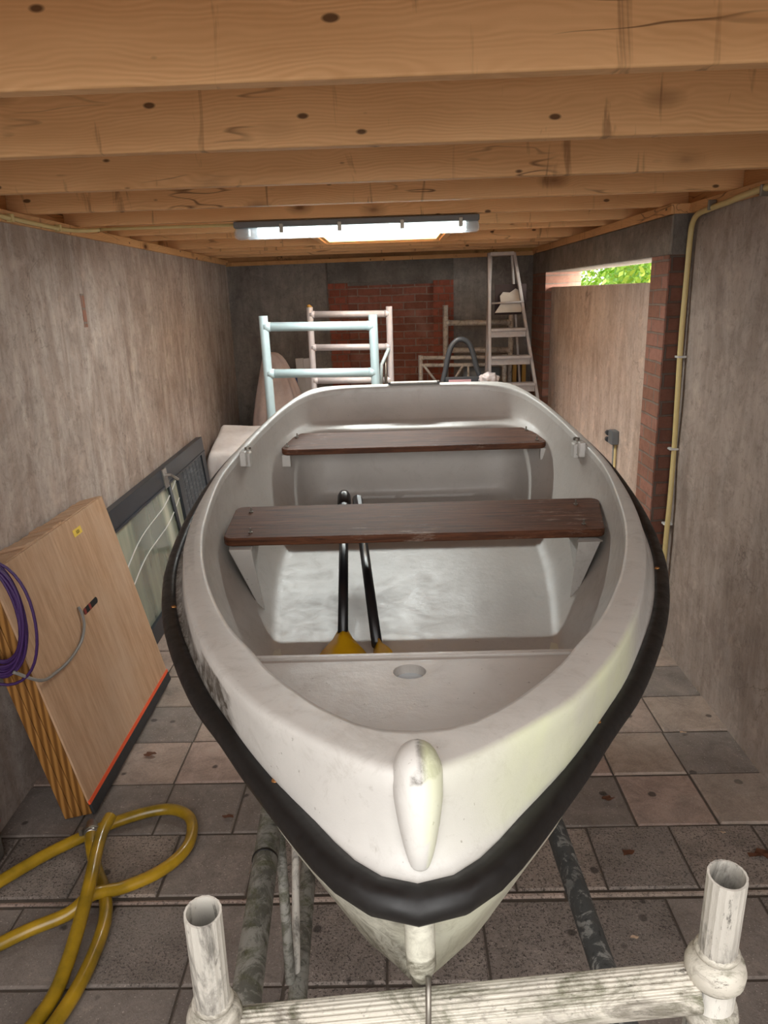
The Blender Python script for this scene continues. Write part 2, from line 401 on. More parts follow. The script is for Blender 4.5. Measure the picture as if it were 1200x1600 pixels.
a = N('tube glow', .4); a.b.inputs['Emission Color'].default_value = (.86, 1, .98, 1); a.b.inputs['Emission Strength'].default_value = 11; a.col((.9, .95, .95)); M['glow'] = a.m
a = N('clear diffuser', .15); a.b.inputs['Alpha'].default_value = .3; a.col((.8, .87, .95)); M['diffuser'] = a.m

# ------------------------------------------------------------------ room
def lwx(y): return -1.445 - .021*y            # inner face of left wall
YB_L, YB_R = 7.50, 7.15
ZT = 2.165
w = MB()
v = [(lwx(-1.), -1., -.1), (lwx(7.8), 7.8, -.1), (lwx(7.8)-.2, 7.8, -.1), (lwx(-1.)-.2, -1., -.1)]
v = v + [(x, y, ZT) for x, y, z in v]
w.add(v, [(0,1,2,3), (4,7,6,5), (0,4,5,1), (1,5,6,2), (2,6,7,3), (3,7,4,0)])
wl = tag(w.build('wall_left', M['plaster']), kind='structure')
# rusty patch left by a removed bracket
MB().box(lwx(3.75)-.02, lwx(3.75)+.003, 3.725, 3.765, 1.74, 1.90).build('brick_patch', M['brick_side'], wl)

wr = tag(MB().box(1.40, 1.62, -1.0, 3.66, -.1, ZT).build('wall_right', M['plaster_r']), kind='structure')
for nm, y0, y1 in (('brick_pillar', 3.66, 3.90), ('brick_pillar', 6.55, 7.14)):
    MB().box(1.30, 1.60, y0, y1, -.1, 1.987).build(nm, M['brick_side'], wr)
MB().box(1.305, 1.59, 3.652, 3.66, -.1, 1.987).build('brick_pillar', M['brick_r'], wr)  # thin front sheet in the darker brick, painted shade
MB().box(1.30, 1.60, 3.655, 7.3, 1.987, ZT).build('lintel', M['lintel'], wr, bevel=.008)
MB().box(1.31, 1.59, 3.650, 3.655, 1.987, ZT).build('lintel_end', M['lintel_dark'], wr)  # thin sheet darkening the lintel end, shade put into its colour
MB().box(1.35, 1.58, 3.90, 6.55, -.1, 1.868).build('infill_panel', M['plaster_panel'], wr, bevel=.01)

# back wall, slightly out of square
ang = math.atan2(YB_R-YB_L, 1.40+1.60)
wb = tag(MB().box(0, 1.0, 0, .2, -.1, 2.19).box(2.20, 3.2, 0, .2, -.1, 2.19).box(1.0, 2.20, .06, .2, -.1, 2.19).build('wall_back', M['plaster_back']), kind='structure')
wb.location = (-1.61, 7.50, 0); wb.rotation_euler.z = ang
MB().box(1.0, 2.20, -.02, .06, 1.965, 2.19).build('lintel', M['lintel_dark'], wb, bevel=.006)
MB().box(1.0, 1.19, -.012, .06, -.1, 1.965).box(2.01, 2.20, -.012, .06, -.1, 1.965).split('brick_pier', M['brick_pier'], wb)
MB().box(1.19, 2.01, .02, .06, -.1, 1.965).build('brick_infill', M['brick_back'], wb)
MB().box(1.19, 2.01, .0, .02, 1.938, 1.965).build('sill_board', M['lintel_dark'], wb)

# wall plates
def plate(name, xf, x2, y0, y1, z0=ZT, z1=2.21):
    v = [(xf(y0), y0, z0), (xf(y1), y1, z0), (x2(y1), y1, z0), (x2(y0), y0, z0)]
    v += [(x, y, z1) for x, y, z in v]
    return MB().add(v, [(0,1,2,3), (4,7,6,5), (0,4,5,1), (1,5,6,2), (2,6,7,3), (3,7,4,0)]).build(name, M['plate'], bevel=.003)
tag(plate('trim_1', lambda y: lwx(y)+.02, lambda y: lwx(y)-.12, .0, 7.5), kind='structure')
tag(plate('trim_2', lambda y: 1.375 if y < 3.7 else 1.29, lambda y: 1.52, .0, 3.65), kind='structure')
tag(plate('trim_3', lambda y: 1.29, lambda y: 1.52, 3.65, 7.2), kind='structure')
t3 = tag(MB().box(0, 3.2, -.03, .10, 2.155, 2.192).build('trim_4', M['deckboards'], bevel=.003), kind='structure')
t3.location = (-1.61, 7.50, 0); t3.rotation_euler.z = ang

# roof deck with a hole for the skylight; outer closing boards above the walls
HX0, HX1, HY0, HY1 = -.445, .325, 4.84, 5.67
ce = tag(MB().box(-1.9, 1.75, .25, HY0, 2.385, 2.41).box(-1.9, 1.75, HY1, 7.9, 2.385, 2.41)
         .box(-1.9, HX0, HY0, HY1, 2.385, 2.41).box(HX1, 1.75, HY0, HY1, 2.385, 2.41)
         .build('ceiling', M['deckboards']), kind='structure')
MB().box(-1.86, -1.70, .25, 7.9, 2.165, 2.385).box(1.5, 1.62, .25, 7.6, 2.165, 2.385).box(-1.75, 1.6, 7.55, 7.62, 2.1, 2.385).split('fascia_board', M['deckboards'], ce)
JY = [.30, .88, 1.455, 2.045, 2.66, 3.23, 3.80, 4.40, 4.80, 5.71, 6.12, 6.55, 6.98]
names = ['', '', 'nearest pine ceiling joist, filling the top of the view', 'second pine ceiling joist from the front, with a long dark crack and resin streaks',
 'third pine ceiling joist from the front, dotted with small round knots', 'fourth pine ceiling joist from the front, ending over the right wall plate',
 'fifth pine ceiling joist from the front, carrying the strip light beneath it', 'sixth pine ceiling joist, first one behind the strip light',
 'pine ceiling joist along the near side of the skylight opening', 'pine ceiling joist along the far side of the skylight opening',
 'pine ceiling joist first behind the skylight', 'second pine ceiling joist behind the skylight', 'rearmost pine ceiling joist beside the back wall']
names[0] = 'pine ceiling joist at the open front edge of the roof'; names[1] = 'pine ceiling joist between roof front edge and the nearest visible one'
for i, y in enumerate(JY):
    if i == 0: continue
    o = MB().box(-1.66, 1.49, -.0225, .0225, 2.2105, 2.384).build('ceiling_joist', M['joist'], bevel=.006, seg=3)
    o.location = (0, y, 0); o.rotation_euler.z = R((0, .3, -.25, .15, .1, -.1, .1, 0, 0, -.1, -.4, -.8, -1.4)[i])
    tag(o, names[i], 'joist', 'pine ceiling joists')
# blocking pieces on the plates between joists
for k in range(1, 8):
    y0, y1 = JY[k]+.03, JY[k+1]-.03
    for x in (lwx(y0)-.075, 1.43):
        tag(MB().box(x-.02, x+.02, y0, y1, 2.2105, 2.38).build('trim_%d' % (4+2*k+(x > 0)), M['deckboards']), kind='structure')
# skylight lining
sk = empty('skylight', (0, 0, 2.22)); tag(sk, 'square skylight opening lined with pale boards behind the strip light', 'skylight')
def rel(o, p):
    if isinstance(o, list):
        for q in o: rel(q, p)
        return o
    o.parent = p; o.matrix_parent_inverse = Matrix.Translation(-Vector(p.location)); return o
rel(MB().box(HX0-.02, HX0, HY0, HY1, 2.225, 2.62).box(HX1, HX1+.02, HY0, HY1, 2.225, 2.62).split('side_lining', M['osb']), sk)
rel(MB().box(HX0, HX1, HY1-.016, HY1-.002, 2.225, 2.62).build('back_lining', M['osb']), sk)
rel(MB().box(HX0, HX1, HY0+.002, HY0+.016, 2.225, 2.62).build('front_lining', M['osb']), sk)
a = N('skylight glazing', .1); a.b.inputs['Alpha'].default_value = .25; a.col((.9, .95, 1))
rel(MB().box(HX0-.03, HX1+.03, HY0-.03, HY1+.03, 2.62, 2.63).build('glazing', a.m), sk)
for sx in (HX0-.065, HX1+.022):
    rel(MB().box(sx, sx+.043, HY0+.0, HY1-.0, 2.212, 2.38).build('trimmer', M['joist'], bevel=.003), sk)

# floor: real slabs with joints
fv = []; ff = []; fc = []
def tile(x0, x1, y0, y1, tone, rough_):
    dz = random.uniform(-.0025, .0025); g = .0035; b = .006
    n = len(fv); tx = random.uniform(-.002, .002); ty = random.uniform(-.002, .002)
    for (ix, iy, z, ins) in ((0,0,-.02,0),(1,0,-.02,0),(1,1,-.02,0),(0,1,-.02,0),(0,0,-.005,0),(1,0,-.005,0),(1,1,-.005,0),(0,1,-.005,0),(0,0,0,1),(1,0,0,1),(1,1,0,1),(0,1,0,1)):
        xx = (x0+g+ins*b) if ix == 0 else (x1-g-ins*b); yy = (y0+g+ins*b) if iy == 0 else (y1-g-ins*b)
        fv.append((xx, yy, z+dz+(tx*(ix-.5)+ty*(iy-.5)) - .002))
    for a_ in (0, 4):
        for k in range(4): ff.append((n+a_+k, n+a_+(k+1) % 4, n+a_+4+(k+1) % 4, n+a_+4+k)); fc.append((tone, rough_))
    ff.append((n+8, n+9, n+10, n+11)); fc.append((tone, rough_))
P = .2925
rows = []
y = 1.93
while y < 8: rows.append((y, y+.2905, 'far' if y > 2.2 else 'rough')); y += .2905
y = 1.895
while y > -1: rows.append((y-.2925, y, 'near')); y -= .2925
rows.append((1.899, 1.926, 'strip'))
for (y0, y1, kind) in rows:
    off = {'far': .83, 'rough': .645, 'near': .81, 'strip': .5}[kind] + random.uniform(-.004, .004)
    pw = P if kind != 'strip' else .95
    x = off - pw*math.ceil((off+1.75)/pw)
    while x < 1.6:
        t = random.random(); rg = .15
        if kind == 'far': t = .45+.55*random.random()
        if kind == 'far' and y0 < 3.2 and random.random() < .35: t = .15
        if kind == 'rough': t = .25*random.random()+.2; rg = 1. if random.random() < .7 else .3
        if kind == 'near': t = .3*random.random(); rg = 1. if random.random() < .55 else .25
        if kind == 'strip': rg = .8
        tile(x, x+pw, y0, y1, t, rg); x += pw
me = bpy.data.meshes.new('floor'); me.from_pydata(fv, [], ff); me.update()
ca = me.color_attributes.new('tile', 'FLOAT_COLOR', 'CORNER')
for p in me.polygons:
    for li in p.loop_indices: ca.data[li].color = (fc[p.index][0], fc[p.index][1], 0, 1)
fl = finish('floor', me, M['paving'], None); tag(fl, kind='structure')
MB().box(-1.9, 1.7, -1.2, 7.9, -.12, -.008).build('joint_sand', M['earth'], fl)
tag(MB().box(-30, 30, -30, 30, -.3, -.13).build('ground', M['ground']), kind='structure')

# ------------------------------------------------------------------ boat
def zr(y): return .08695652*y*y - .30869565*y + 1.52130435
def zf(y): return .07202881*y*y - .23133253*y + 1.3457383
def cx(y): return .010 + .022*(y-.62)
def resample(pts, n):
    sp = smooth_path([(a_, b_, 0) for a_, b_ in pts], 12)
    L = [0]
    for i in range(1, len(sp)): L.append(L[-1]+(sp[i]-sp[i-1]).length)
    out = []; j = 0
    for k in range(n):
        t = L[-1]*k/(n-1)
        while j < len(L)-2 and L[j+1] < t: j += 1
        f = (t-L[j])/max(1e-9, L[j+1]-L[j]); out.append(sp[j].lerp(sp[j+1], f))
    return [(p.x, max(0, p.y)) for p in out]
NS, NT = 64, 14
def half(side, stern): return resample(side, NS) + resample(stern, NT)[1:]
K = NS+NT-1
cI = half([(.806, 0), (.808, .03), (.822, .066), (.855, .10), (.905, .143), (1.025, .222), (1.114, .268), (1.235, .335), (1.396, .406), (1.565, .470), (1.755, .53), (1.98, .583), (2.3, .629), (2.5, .634), (2.7, .613), (2.9, .582), (3.084, .535), (3.19, .49)],
          [(3.19, .49), (3.26, .43), (3.30, .34), (3.315, .2), (3.315, 0)])
cO = half([(.682, 0), (.69, .018), (.715, .055), (.755, .10), (.83, .17), (.9, .228), (1.04, .312), (1.21, .393), (1.4, .468), (1.6, .535), (1.82, .597), (2.1, .645), (2.4, .664), (2.6, .655), (2.78, .632), (2.97, .592), (3.1, .557), (3.22, .51)],
          [(3.22, .51), (3.31, .455), (3.348, .38), (3.356, .2), (3.356, 0)])
cF = half([(.645, 0), (.655, .035), (.69, .075), (.75, .118), (.84, .175), (.925, .228), (1.03, .29), (1.15, .365), (1.3, .442), (1.47, .518), (1.65, .582), (1.86, .638), (2.15, .682), (2.44, .697), (2.7, .685), (3.0, .637), (3.2, .59)],
          [(3.2, .59), (3.30, .545), (3.37, .44), (3.385, .2), (3.385, 0)])
cL = half([(1.0, 0), (1.01, .06), (1.08, .16), (1.3, .29), (1.5, .35), (1.85, .405), (2.2, .455), (2.5, .48), (2.8, .48), (3.0, .46), (3.08, .44)],
          [(3.08, .44), (3.125, .41), (3.14, .33), (3.14, .2), (3.14, 0)])
def zfl(y): return .86 + .14*max(0, (y-1.9)/1.24)**1.4 + .018*max(0, min(1, (y-2.70)/.05))*max(0, min(1, (3.1-y)/.2))
def loop(fn):
    """fn(i)->(x_half, y, z); makes closed loop right side then left side"""
    r = []
    for i in range(K): h, y_, z_ = fn(i); r.append((cx(y_)+h, y_, z_))
    for i in range(K-2, 0, -1): h, y_, z_ = fn(i); r.append((cx(y_)-h, y_, z_))
    return r
def ringI(dz=0, inset=0): return loop(lambda i: (max(0, cI[i][1]-inset), cI[i][0], zr(cI[i][0])+dz))
def lerp(a_, b_, t): return a_+(b_-a_)*t
def stern(i): return max(0., min(1., (i-(NS-8))/14.))
deck = []
deck.append(loop(lambda i: (cI[i][1], cI[i][0], zr(cI[i][0])-.022)))
deck.append(loop(lambda i: (cI[i][1]+.002, cI[i][0]-(.0 if i > 5 else .002), zr(cI[i][0])-.008)))
for t, dz in ((.06, .0), (.18, .001), (.5, .002), (.82, .0), (.95, -.002)):
    deck.append(loop(lambda i, t=t, dz=dz: (lerp(cI[i][1], cO[i][1], t), lerp(cI[i][0], cO[i][0], t), lerp(zr(cI[i][0]), zr(cO[i][0]), t)+dz)))
for (a_, b_) in ((.03, .04), (.09, .22), (.17, .46), (.27, .68), (.42, .86), (.66, .96), (1.0, 1.0)):
    deck.append(loop(lambda i, a_=a_, b_=b_: (lerp(cO[i][1], cF[i][1], a_), lerp(cO[i][0], cF[i][0], a_), lerp(zr(cO[i][0])-.006, zf(cF[i][0])+.008, b_))))
NL = len(deck[0])
def loft(rings, close_first=False, close_last=False):
    v = [p for r in rings for p in r]; f = []
    for j in range(len(rings)-1):
        for k in range(NL): f.append((j*NL+k, j*NL+(k+1) % NL, (j+1)*NL+(k+1) % NL, (j+1)*NL+k))
    return v, f
boat = empty('rowing_boat', (0.05, 1.95, .86)); tag(boat, 'white fibreglass rowing boat with black rubber fender resting on scaffold tubes', 'boat')
def onboat(o): return rel(o, boat)
def paint(o, fn):
    me = o.data; ca = me.color_attributes.new('dirt', 'FLOAT_COLOR', 'POINT')
    for i, vv in enumerate(me.vertices): ca.data[i].color = (*fn(i, vv.co), 1)
def bell(x, a_, b_, s): return max(0., min(1., (x-a_)/s))*max(0., min(1., (b_-x)/s))
v, f = loft(deck)
dk = onboat(mesh_obj('deck_rim', v, f, M['gel_out'], smooth=True))
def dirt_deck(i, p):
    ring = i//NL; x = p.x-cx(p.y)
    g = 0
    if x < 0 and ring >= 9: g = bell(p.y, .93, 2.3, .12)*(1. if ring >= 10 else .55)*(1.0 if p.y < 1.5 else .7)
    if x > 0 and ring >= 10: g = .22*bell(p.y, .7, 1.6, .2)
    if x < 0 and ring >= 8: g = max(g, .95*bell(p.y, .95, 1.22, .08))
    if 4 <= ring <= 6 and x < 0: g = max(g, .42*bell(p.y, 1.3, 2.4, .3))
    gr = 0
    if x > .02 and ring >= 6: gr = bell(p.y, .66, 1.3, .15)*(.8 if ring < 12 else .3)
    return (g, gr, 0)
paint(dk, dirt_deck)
# outside hull
def keelz(y_):
    T = [(.6, 1.12), (.66, 1.10), (.72, 1.02), (.8, .955), (.9, .90), (1.0, .865), (1.5, .815), (2.4, .82), (3.4, .92)]
    for (a_, za), (b_, zb) in zip(T, T[1:]):
        if y_ <= b_: return za+(zb-za)*(y_-a_)/(b_-a_)
    return T[-1][1]
def hullring(sh, g, fz, dx=0):
    def fn(i):
        h, y_ = cF[i][1], cF[i][0]; k = 1-(y_-.62)/2.8
        yy = y_+sh*max(0, k) - (3.385-3.25)*max(0, (y_-2.9)/.485)*(1-fz)
        gg = g + (1-g)*0
        hh = max(0, h*gg - dx)
        return (max(hh, .010 if i else 0), yy, keelz(yy)+(zf(y_)-.012-keelz(yy))*fz)
    return loop(fn)
hull = [loop(lambda i: (cF[i][1], cF[i][0], zf(cF[i][0])+.008)), hullring(0, 1, 1), hullring(.004, 1.0, .88), hullring(.022, .975, .70), hullring(.048, .915, .50), hullring(.075, .825, .32), hullring(.085, .69, .16), hullring(.075, .44, .07), hullring(.05, .0, 0)]
v, f = loft(hull)
hu = onboat(mesh_obj('hull', v, f, M['gel_hull'], smooth=True))
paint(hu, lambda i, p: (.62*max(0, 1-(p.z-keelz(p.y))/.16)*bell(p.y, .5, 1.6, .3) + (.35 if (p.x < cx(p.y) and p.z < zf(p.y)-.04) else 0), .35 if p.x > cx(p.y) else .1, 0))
# inner liner
def zi(i, t): # depth below rim for wall
    return 0
inner = [loop(lambda i: (cI[i][1], cI[i][0], zr(cI[i][0])-.022))]
def wallring(d, k, back, zs):
    def fn(i):
        s = stern(i); yy = cI[i][0]-back*s; z_ = zr(cI[i][0])-d
        z_ = z_*(1-s)+zs*s
        return (cI[i][1]*k, yy, z_)
    return loop(fn)
inner.append(wallring(.05, 1.0, .008, 1.385))
inner.append(wallring(.085, .995, .03, 1.345))
inner.append(wallring(.105, .99, .055, 1.322))
inner.append(wallring(.12, .985, .068, 1.314))
inner.append(wallring(.14, .975, .15, 1.296))
inner.append(wallring(.155, .968, .165, 1.285))
def low(t, rad=0):
    def fn(i):
        s = stern(i)
        h0, y0, z0 = cI[i][1]*.968, cI[i][0]-.165*s, (zr(cI[i][0])-.155)*(1-s)+1.285*s
        y1, h1 = cL[i]; z1 = zfl(y1)
        tt = min(1, t)
        return (lerp(h0, h1, tt**1.25), lerp(y0, y1, tt), lerp(z0, z1, tt**.95))
    return loop(fn)
for t in (.2, .4, .6, .78, .9): inner.append(low(t))
inner.append(loop(lambda i: (cL[i][1]*.985, cL[i][0]-.006*(1 if i > NS-4 else 0), zfl(cL[i][0])+.004)))
inner.append(loop(lambda i: (cL[i][1]*.94, lerp(cL[i][0], 2.0, .03), zfl(lerp(cL[i][0], 2.0, .03)))))
for t in (.75, .5, .25, 0):
    inner.append(loop(lambda i, t=t: (cL[i][1]*t*.94, lerp(cL[i][0], 2.0, .03), zfl(lerp(cL[i][0], 2.0, .03)))))
v, f = loft(inner)
il = onboat(mesh_obj('inner_liner', v, f, M['gel_in'], smooth=True))
il.data.color_attributes.new('dirt', 'FLOAT_COLOR', 'POINT')
for q in il.data.color_attributes['dirt'].data: q.color = (0, 0, 0, 1)
# bow seat: plate with moulded edge and drain hole
def hI(y_):
    for (a_, b_) in zip(cI, cI[1:]):
        if a_[0] <= y_ <= b_[0]: return lerp(a_[1], b_[1], (y_-a_[0])/max(1e-6, b_[0]-a_[0]))
    return 0
YS, ZS = 1.345, 1.15
sv = []; sf = []
nyy = 16
ys = [.83+(YS-.83)*k/nyy for k in range(nyy+1)]
hx, hy, hr = .014, 1.277, .032
me = bpy.data.meshes.new('bow_seat'); bm = bmesh.new()
outer = []
for y_ in ys: outer.append((cx(y_)+hI(y_)+.004, y_, ZS))
left = [(cx(y_)-hI(y_)-.004, y_, ZS) for y_ in reversed(ys)]
poly = outer+left
nh = 32
hole = [(hx+hr*math.cos(2*math.pi*k/nh), hy+hr*math.sin(2*math.pi*k/nh)*.9, ZS) for k in range(nh)]
ov = [bm.verts.new(p) for p in poly]; hv = [bm.verts.new(p) for p in hole]
oe = [bm.edges.new((ov[i], ov[(i+1) % len(ov)])) for i in range(len(ov))]; he = [bm.edges.new((hv[i], hv[(i+1) % nh])) for i in range(nh)]
bmesh.ops.triangle_fill(bm, edges=oe+he, use_beauty=True)
# hole walls
lv = [bm.verts.new((x, y, ZS-.03)) for x, y, z in hole]
for i in range(nh): bm.faces.new((hv[i], hv[(i+1) % nh], lv[(i+1) % nh], lv[i]))
bm.faces.new(lv)
# aft face down to the floor
n0 = ov[nyy]; n1 = ov[nyy+1]
e0 = bm.verts.new((n0.co.x, YS+.006, ZS-.02)); e1 = bm.verts.new((n1.co.x, YS+.006, ZS-.02))
d0 = bm.verts.new((n0.co.x-.09, YS+.02, .87)); d1 = bm.verts.new((n1.co.x+.09, YS+.02, .87))
bm.faces.new((n0, n1, e1, e0)); bm.faces.new((e0, e1, d1, d0))
bmesh.ops.recalc_face_normals(bm, faces=bm.faces); bm.to_mesh(me); bm.free()
bs = onboat(finish('bow_seat', me, M['gel_in'], None))
bs.data.color_attributes.new('dirt', 'FLOAT_COLOR', 'POINT')
for q in bs.data.color_attributes['dirt'].data: q.color = (0, 0, 0, 1)
onboat(MB().box(cx(YS)-hI(YS)+.0, cx(YS)+hI(YS), YS-.012, YS+.004, ZS-.003, ZS+.005).build('seat_lip', M['gel_in'], bevel=.003))
MB().tube([(hx, hy, ZS-.022), (hx, hy, ZS-.0185)], .029, 24).build('drain_cap', plain('pale plastic cap', srgb('#b9bfc2'), .3), bs)
# fender
fp = []
nf = 0
seg = [cF[i] for i in range(K) if i < NS+8]
right = [(cx(y_)+h+0, y_, zf(y_)) for h, y_ in [(q[1], q[0]) for q in seg]]
leftp = [(cx(y_)-h, y_, zf(y_)) for h, y_ in [(q[1], q[0]) for q in seg]][1:]
path = [Vector(p) for p in leftp[::-1]+right]
def fender_mesh():
    prof = [(-.004, -.024), (.008, -.024), (.020, -.020), (.028, -.010), (.0295, .001), (.026, .010), (.018, .0155), (.006, .017), (-.003, .0155), (-.005, .010)]
    v = []; f = []; n = len(prof)
    for i, p in enumerate(path):
        a_ = path[max(0, i-1)]; b_ = path[min(len(path)-1, i+1)]; t = (b_-a_); t.z = 0; t.normalize()
        nrm = Vector((t.y, -t.x, 0))
        for (u, w_) in prof: v.append(p+nrm*u+Vector((0, 0, w_-.002)))
    for i in range(len(path)-1):
        for k in range(n): f.append((i*n+k, i*n+(k+1) % n, (i+1)*n+(k+1) % n, (i+1)*n+k))
    f.append(tuple(range(n))); f.append(tuple((len(path)-1)*n+k for k in range(n)))
    return v, f
v, f = fender_mesh()
fe = onboat(mesh_obj('rubber_fender', v, f, M['rubber'], smooth=True))
for (px_, py_) in ((-.166, .885), (-.53, 1.55), (.295, 1.01), (.62, 1.72)):
    # find nearest path point for brass screws set into the top of the fender
    q = min(path, key=lambda p: abs(p.y-py_)+(10 if (p.x > .03) != (px_ > 0) else 0))
    onboat(MB().tube([(q.x, q.y-.006, q.z+.0125), (q.x, q.y-.006, q.z+.0165)], [.007, .005], 12).build('screw_washer', M['brass']))
# raised stem cap and outer stem
sc_ = smooth_path([(.014, .745, 1.326), (.014, .726, 1.339), (.014, .706, 1.339), (.014, .690, 1.318), (.014, .679, 1.293), (.014, .670, 1.268), (.014, .668, 1.246)], 6)
rr = [.014, .024, .0285, .0275, .023, .017, .010]
rs = []
for i in range(len(sc_)):
    t = i/(len(sc_)-1)*(len(rr)-1); j = min(int(t), len(rr)-2); rs.append(lerp(rr[j], rr[j+1], t-j))
cap = onboat(MB().tube(sc_, rs, 20).build('stem_cap', M['gel_out'], smooth=True))
paint(cap, lambda i, p: (.66 if (p.z > 1.345 and p.x > .008) else .12, .75 if p.x > .022 else 0, 0))
st = onboat(MB().tube(smooth_path([(.011, .655, 1.20), (.012, .655, 1.15), (.013, .662, 1.11), (.014, .69, 1.07), (.014, .74, 1.0)], 6), [.017]*12+[.013]*13, 16).build('stem_post', M['gel_hull'], smooth=True))
paint(st, lambda i, p: (.9 if p.z < 1.14 else .45, .1, 0))
onboat(MB().tube([(.02, .640, 1.12), (.019, .622, 1.095), (.018, .6155, 1.06), (.018, .6155, 1.0)], .0035, 10).build('bow_hook', M['steel'], smooth=True))
# thwarts
def thwart_mesh(y0, y1, hl0, hr0, hl1, hr1, z0, z1, th=.026):
    # y0 near edge; corners rounded in plan; plank follows slope
    r = .03; c = []
    def corner(x, y_, sx, sy):
        o = []
        for k in range(7):
            a_ = math.pi/2*k/6
            o.append((x-sx*r*(1-math.cos(a_)), y_-sy*r*(1-math.sin(a_))))
        return o
    c += corner(hr1, y1, 1, 1); c += [(x, y_) for x, y_ in corner(-hl1, y1, -1, 1)][::-1]
    c += corner(-hl0, y0, -1, -1); c += corner(hr0, y0, 1, -1)[::-1]
    v = []
    for (x, y_) in c: v.append((x, y_, lerp(z0, z1, (y_-y0)/(y1-y0))))
    n = len(c); v += [(x, y_, z_-th) for x, y_, z_ in v]
    return v, [tuple(range(n)), tuple(range(n, 2*n))[::-1]] + [(i, n+i, n+(i+1) % n, (i+1) % n) for i in range(n)]
TH = []
def thwart(name_lab, *a_):
    v, f = thwart_mesh(*a_)
    o = mesh_obj('thwart', v, f, M['thwart'], bevel=.005, seg=3); o['label'] = name_lab; TH.append(o); return onboat(o)
thwart('wide brown wooden middle bench', 2.125, 2.405, .540, .630, .548, .672, 1.150, 1.172)
thwart('narrower brown wooden rear bench', 2.945, 3.125, .472, .610, .435, .575, 1.254, 1.290, .024)
for ib, (x, y_, z_) in enumerate(((-.46, 2.17, 1.153), (-.49, 2.35, 1.168), (.585, 2.34, 1.168), (.57, 2.17, 1.153), (-.42, 3.08, 1.282), (.55, 3.09, 1.283), (.575, 2.98, 1.261), (-.45, 2.98, 1.261))):
    MB().tube([(x, y_, z_-.002), (x, y_, z_+.003), (x, y_, z_+.0031), (x, y_, z_+.016)], [.007, .007, .0028, .0028], 10).build('bench_bolt', M['steel'], TH[ib//4])
# knees under middle bench, brackets under rear bench
for s, xt, xb in ((-1, -.485, -.43), (1, .575, .53)):
    v = [(xt-.035, 2.11, 1.118), (xt+.035, 2.11, 1.118), (xt+.03*(-s), 2.30, 1.13), (xb-.004, 2.14, .885), (xb+.004, 2.14, .885), (xb+s*.05, 2.28, .93),
         (xt+s*.06, 2.30, 1.13)]
    onboat(mesh_obj('bench_knee', v, [(0,1,4,3), (1,2,5,4), (0,3,5,6), (0,6,2,1), (2,6,5), (3,4,5)], M['gel_out'], bevel=.004))
for x in (-.455, .605):
    onboat(MB().box(x-.018, x+.018, 2.96, 2.99, 1.18, 1.231).build('bench_bracket', M['gel_out'], bevel=.004))
# rowlock pads on the inner rim
for s in (-1, 1):
    y_ = 2.66; x = cx(y_)+s*(hI(y_)-.004); z_ = zr(y_)
    m = MB().box(x-.012*1, x+.012, y_-.05, y_+.05, z_-.052, z_+.004)
    m.box(x-s*.012-.014, x-s*.012+.010, y_-.022, y_+.022, z_-.060, z_-.006)
    rp = m.split('rowlock_pad', M['gel_out'], bevel=.006); onboat(rp[0]); rp[1].name = 'rowlock_block'; rp[1].parent = rp[0]
    MB().pipe((x-s*.012, y_, z_+.004), (x-s*.012, y_, z_+.012), .012, .007, 18).build('rowlock_socket', M['steel'], rp[0])
# outboard notch plate on the transom
onboat(MB().box(.0-.02, .19, 3.312, 3.362, zr(3.34)+.004, zr(3.34)+.011).build('transom_pad', M['gel_out'], bevel=.003))
onboat(MB().box(-.03, -.018, 3.318, 3.358, zr(3.34)+.004, zr(3.34)+.012).box(.188, .20, 3.318, 3.358, zr(3.34)+.004, zr(3.34)+.012).split('transom_clip', M['dark_plastic']))

# oars
def paddle(label, tip, root, blade):
    t = Vector(tip); r_ = Vector(root); d = (t-r_).normalized()
    e = empty('paddle', root); tag(e, label, 'paddle', 'black and yellow paddles in the boat')
    rel(MB().tube([r_, r_+d*.62], .0155, 16).build('lower_shaft', M['oar_shaft'], smooth=True), e)
    rel(MB().tube([r_+d*.50, r_+d*.51, r_+d*.60, r_+d*.61], [.018, .021, .021, .018], 16).tube([r_+d*.60, r_+d*.62, r_+d*.66, r_+d*.68], [.018, .024, .024, .018], 16).split('joint_sleeve', M['oar_shaft'], smooth=True), e)
    L = (t-r_).length
    rel(MB().tube([r_+d*.62, r_+d*(L-.03)], .0145, 16).build('upper_shaft', M['oar_shaft'], smooth=True), e)
    rel(MB().tube([r_+d*(L-.10), r_+d*(L-.09), r_+d*(L-.01), r_+d*L], [.016, .019, .019, .012], 8).build('grip', M['oar_shaft']), e)
    side = d.cross(Vector((0, 0, 1))).normalized(); up = side.cross(d).normalized()
    if blade == 'turned': side, up = (side*.35+up*.94).normalized(), side
    # blade runs on from the root, away from the shaft
    v = []; prof = [(.012, .016), (-.02, .030), (-.06, .058), (-.10, .082), (-.16, .092), (-.30, .09), (-.40, .07), (-.42, .03)]
    for (q, w_) in prof: v += [r_+d*q-side*w_+up*.002, r_+d*q+up*.014, r_+d*q+side*w_+up*.002, r_+d*q+side*w_-up*.003, r_+d*q-up*.004, r_+d*q-side*w_-up*.003]
    f = []
    for j in range(len(prof)-1):
        for k in range(6): f.append((j*6+k, j*6+(k+1) % 6, (j+1)*6+(k+1) % 6, (j+1)*6+k))
    f.append(tuple(range(6))); f.append(tuple((len(prof)-1)*6+k for k in range(6)))
    rel(mesh_obj('blade', v, f, M['oar_blade'], smooth=True), e)
    return e
paddle('left paddle under the middle bench, broad yellow blade face showing at the bow seat', (-.196, 2.60, 1.155), (-.172, 1.975, .895), 'flat')
paddle('right paddle under the middle bench, only its yellow blade tip showing', (-.150, 2.62, 1.135), (-.070, 1.90, .895), 'turned')

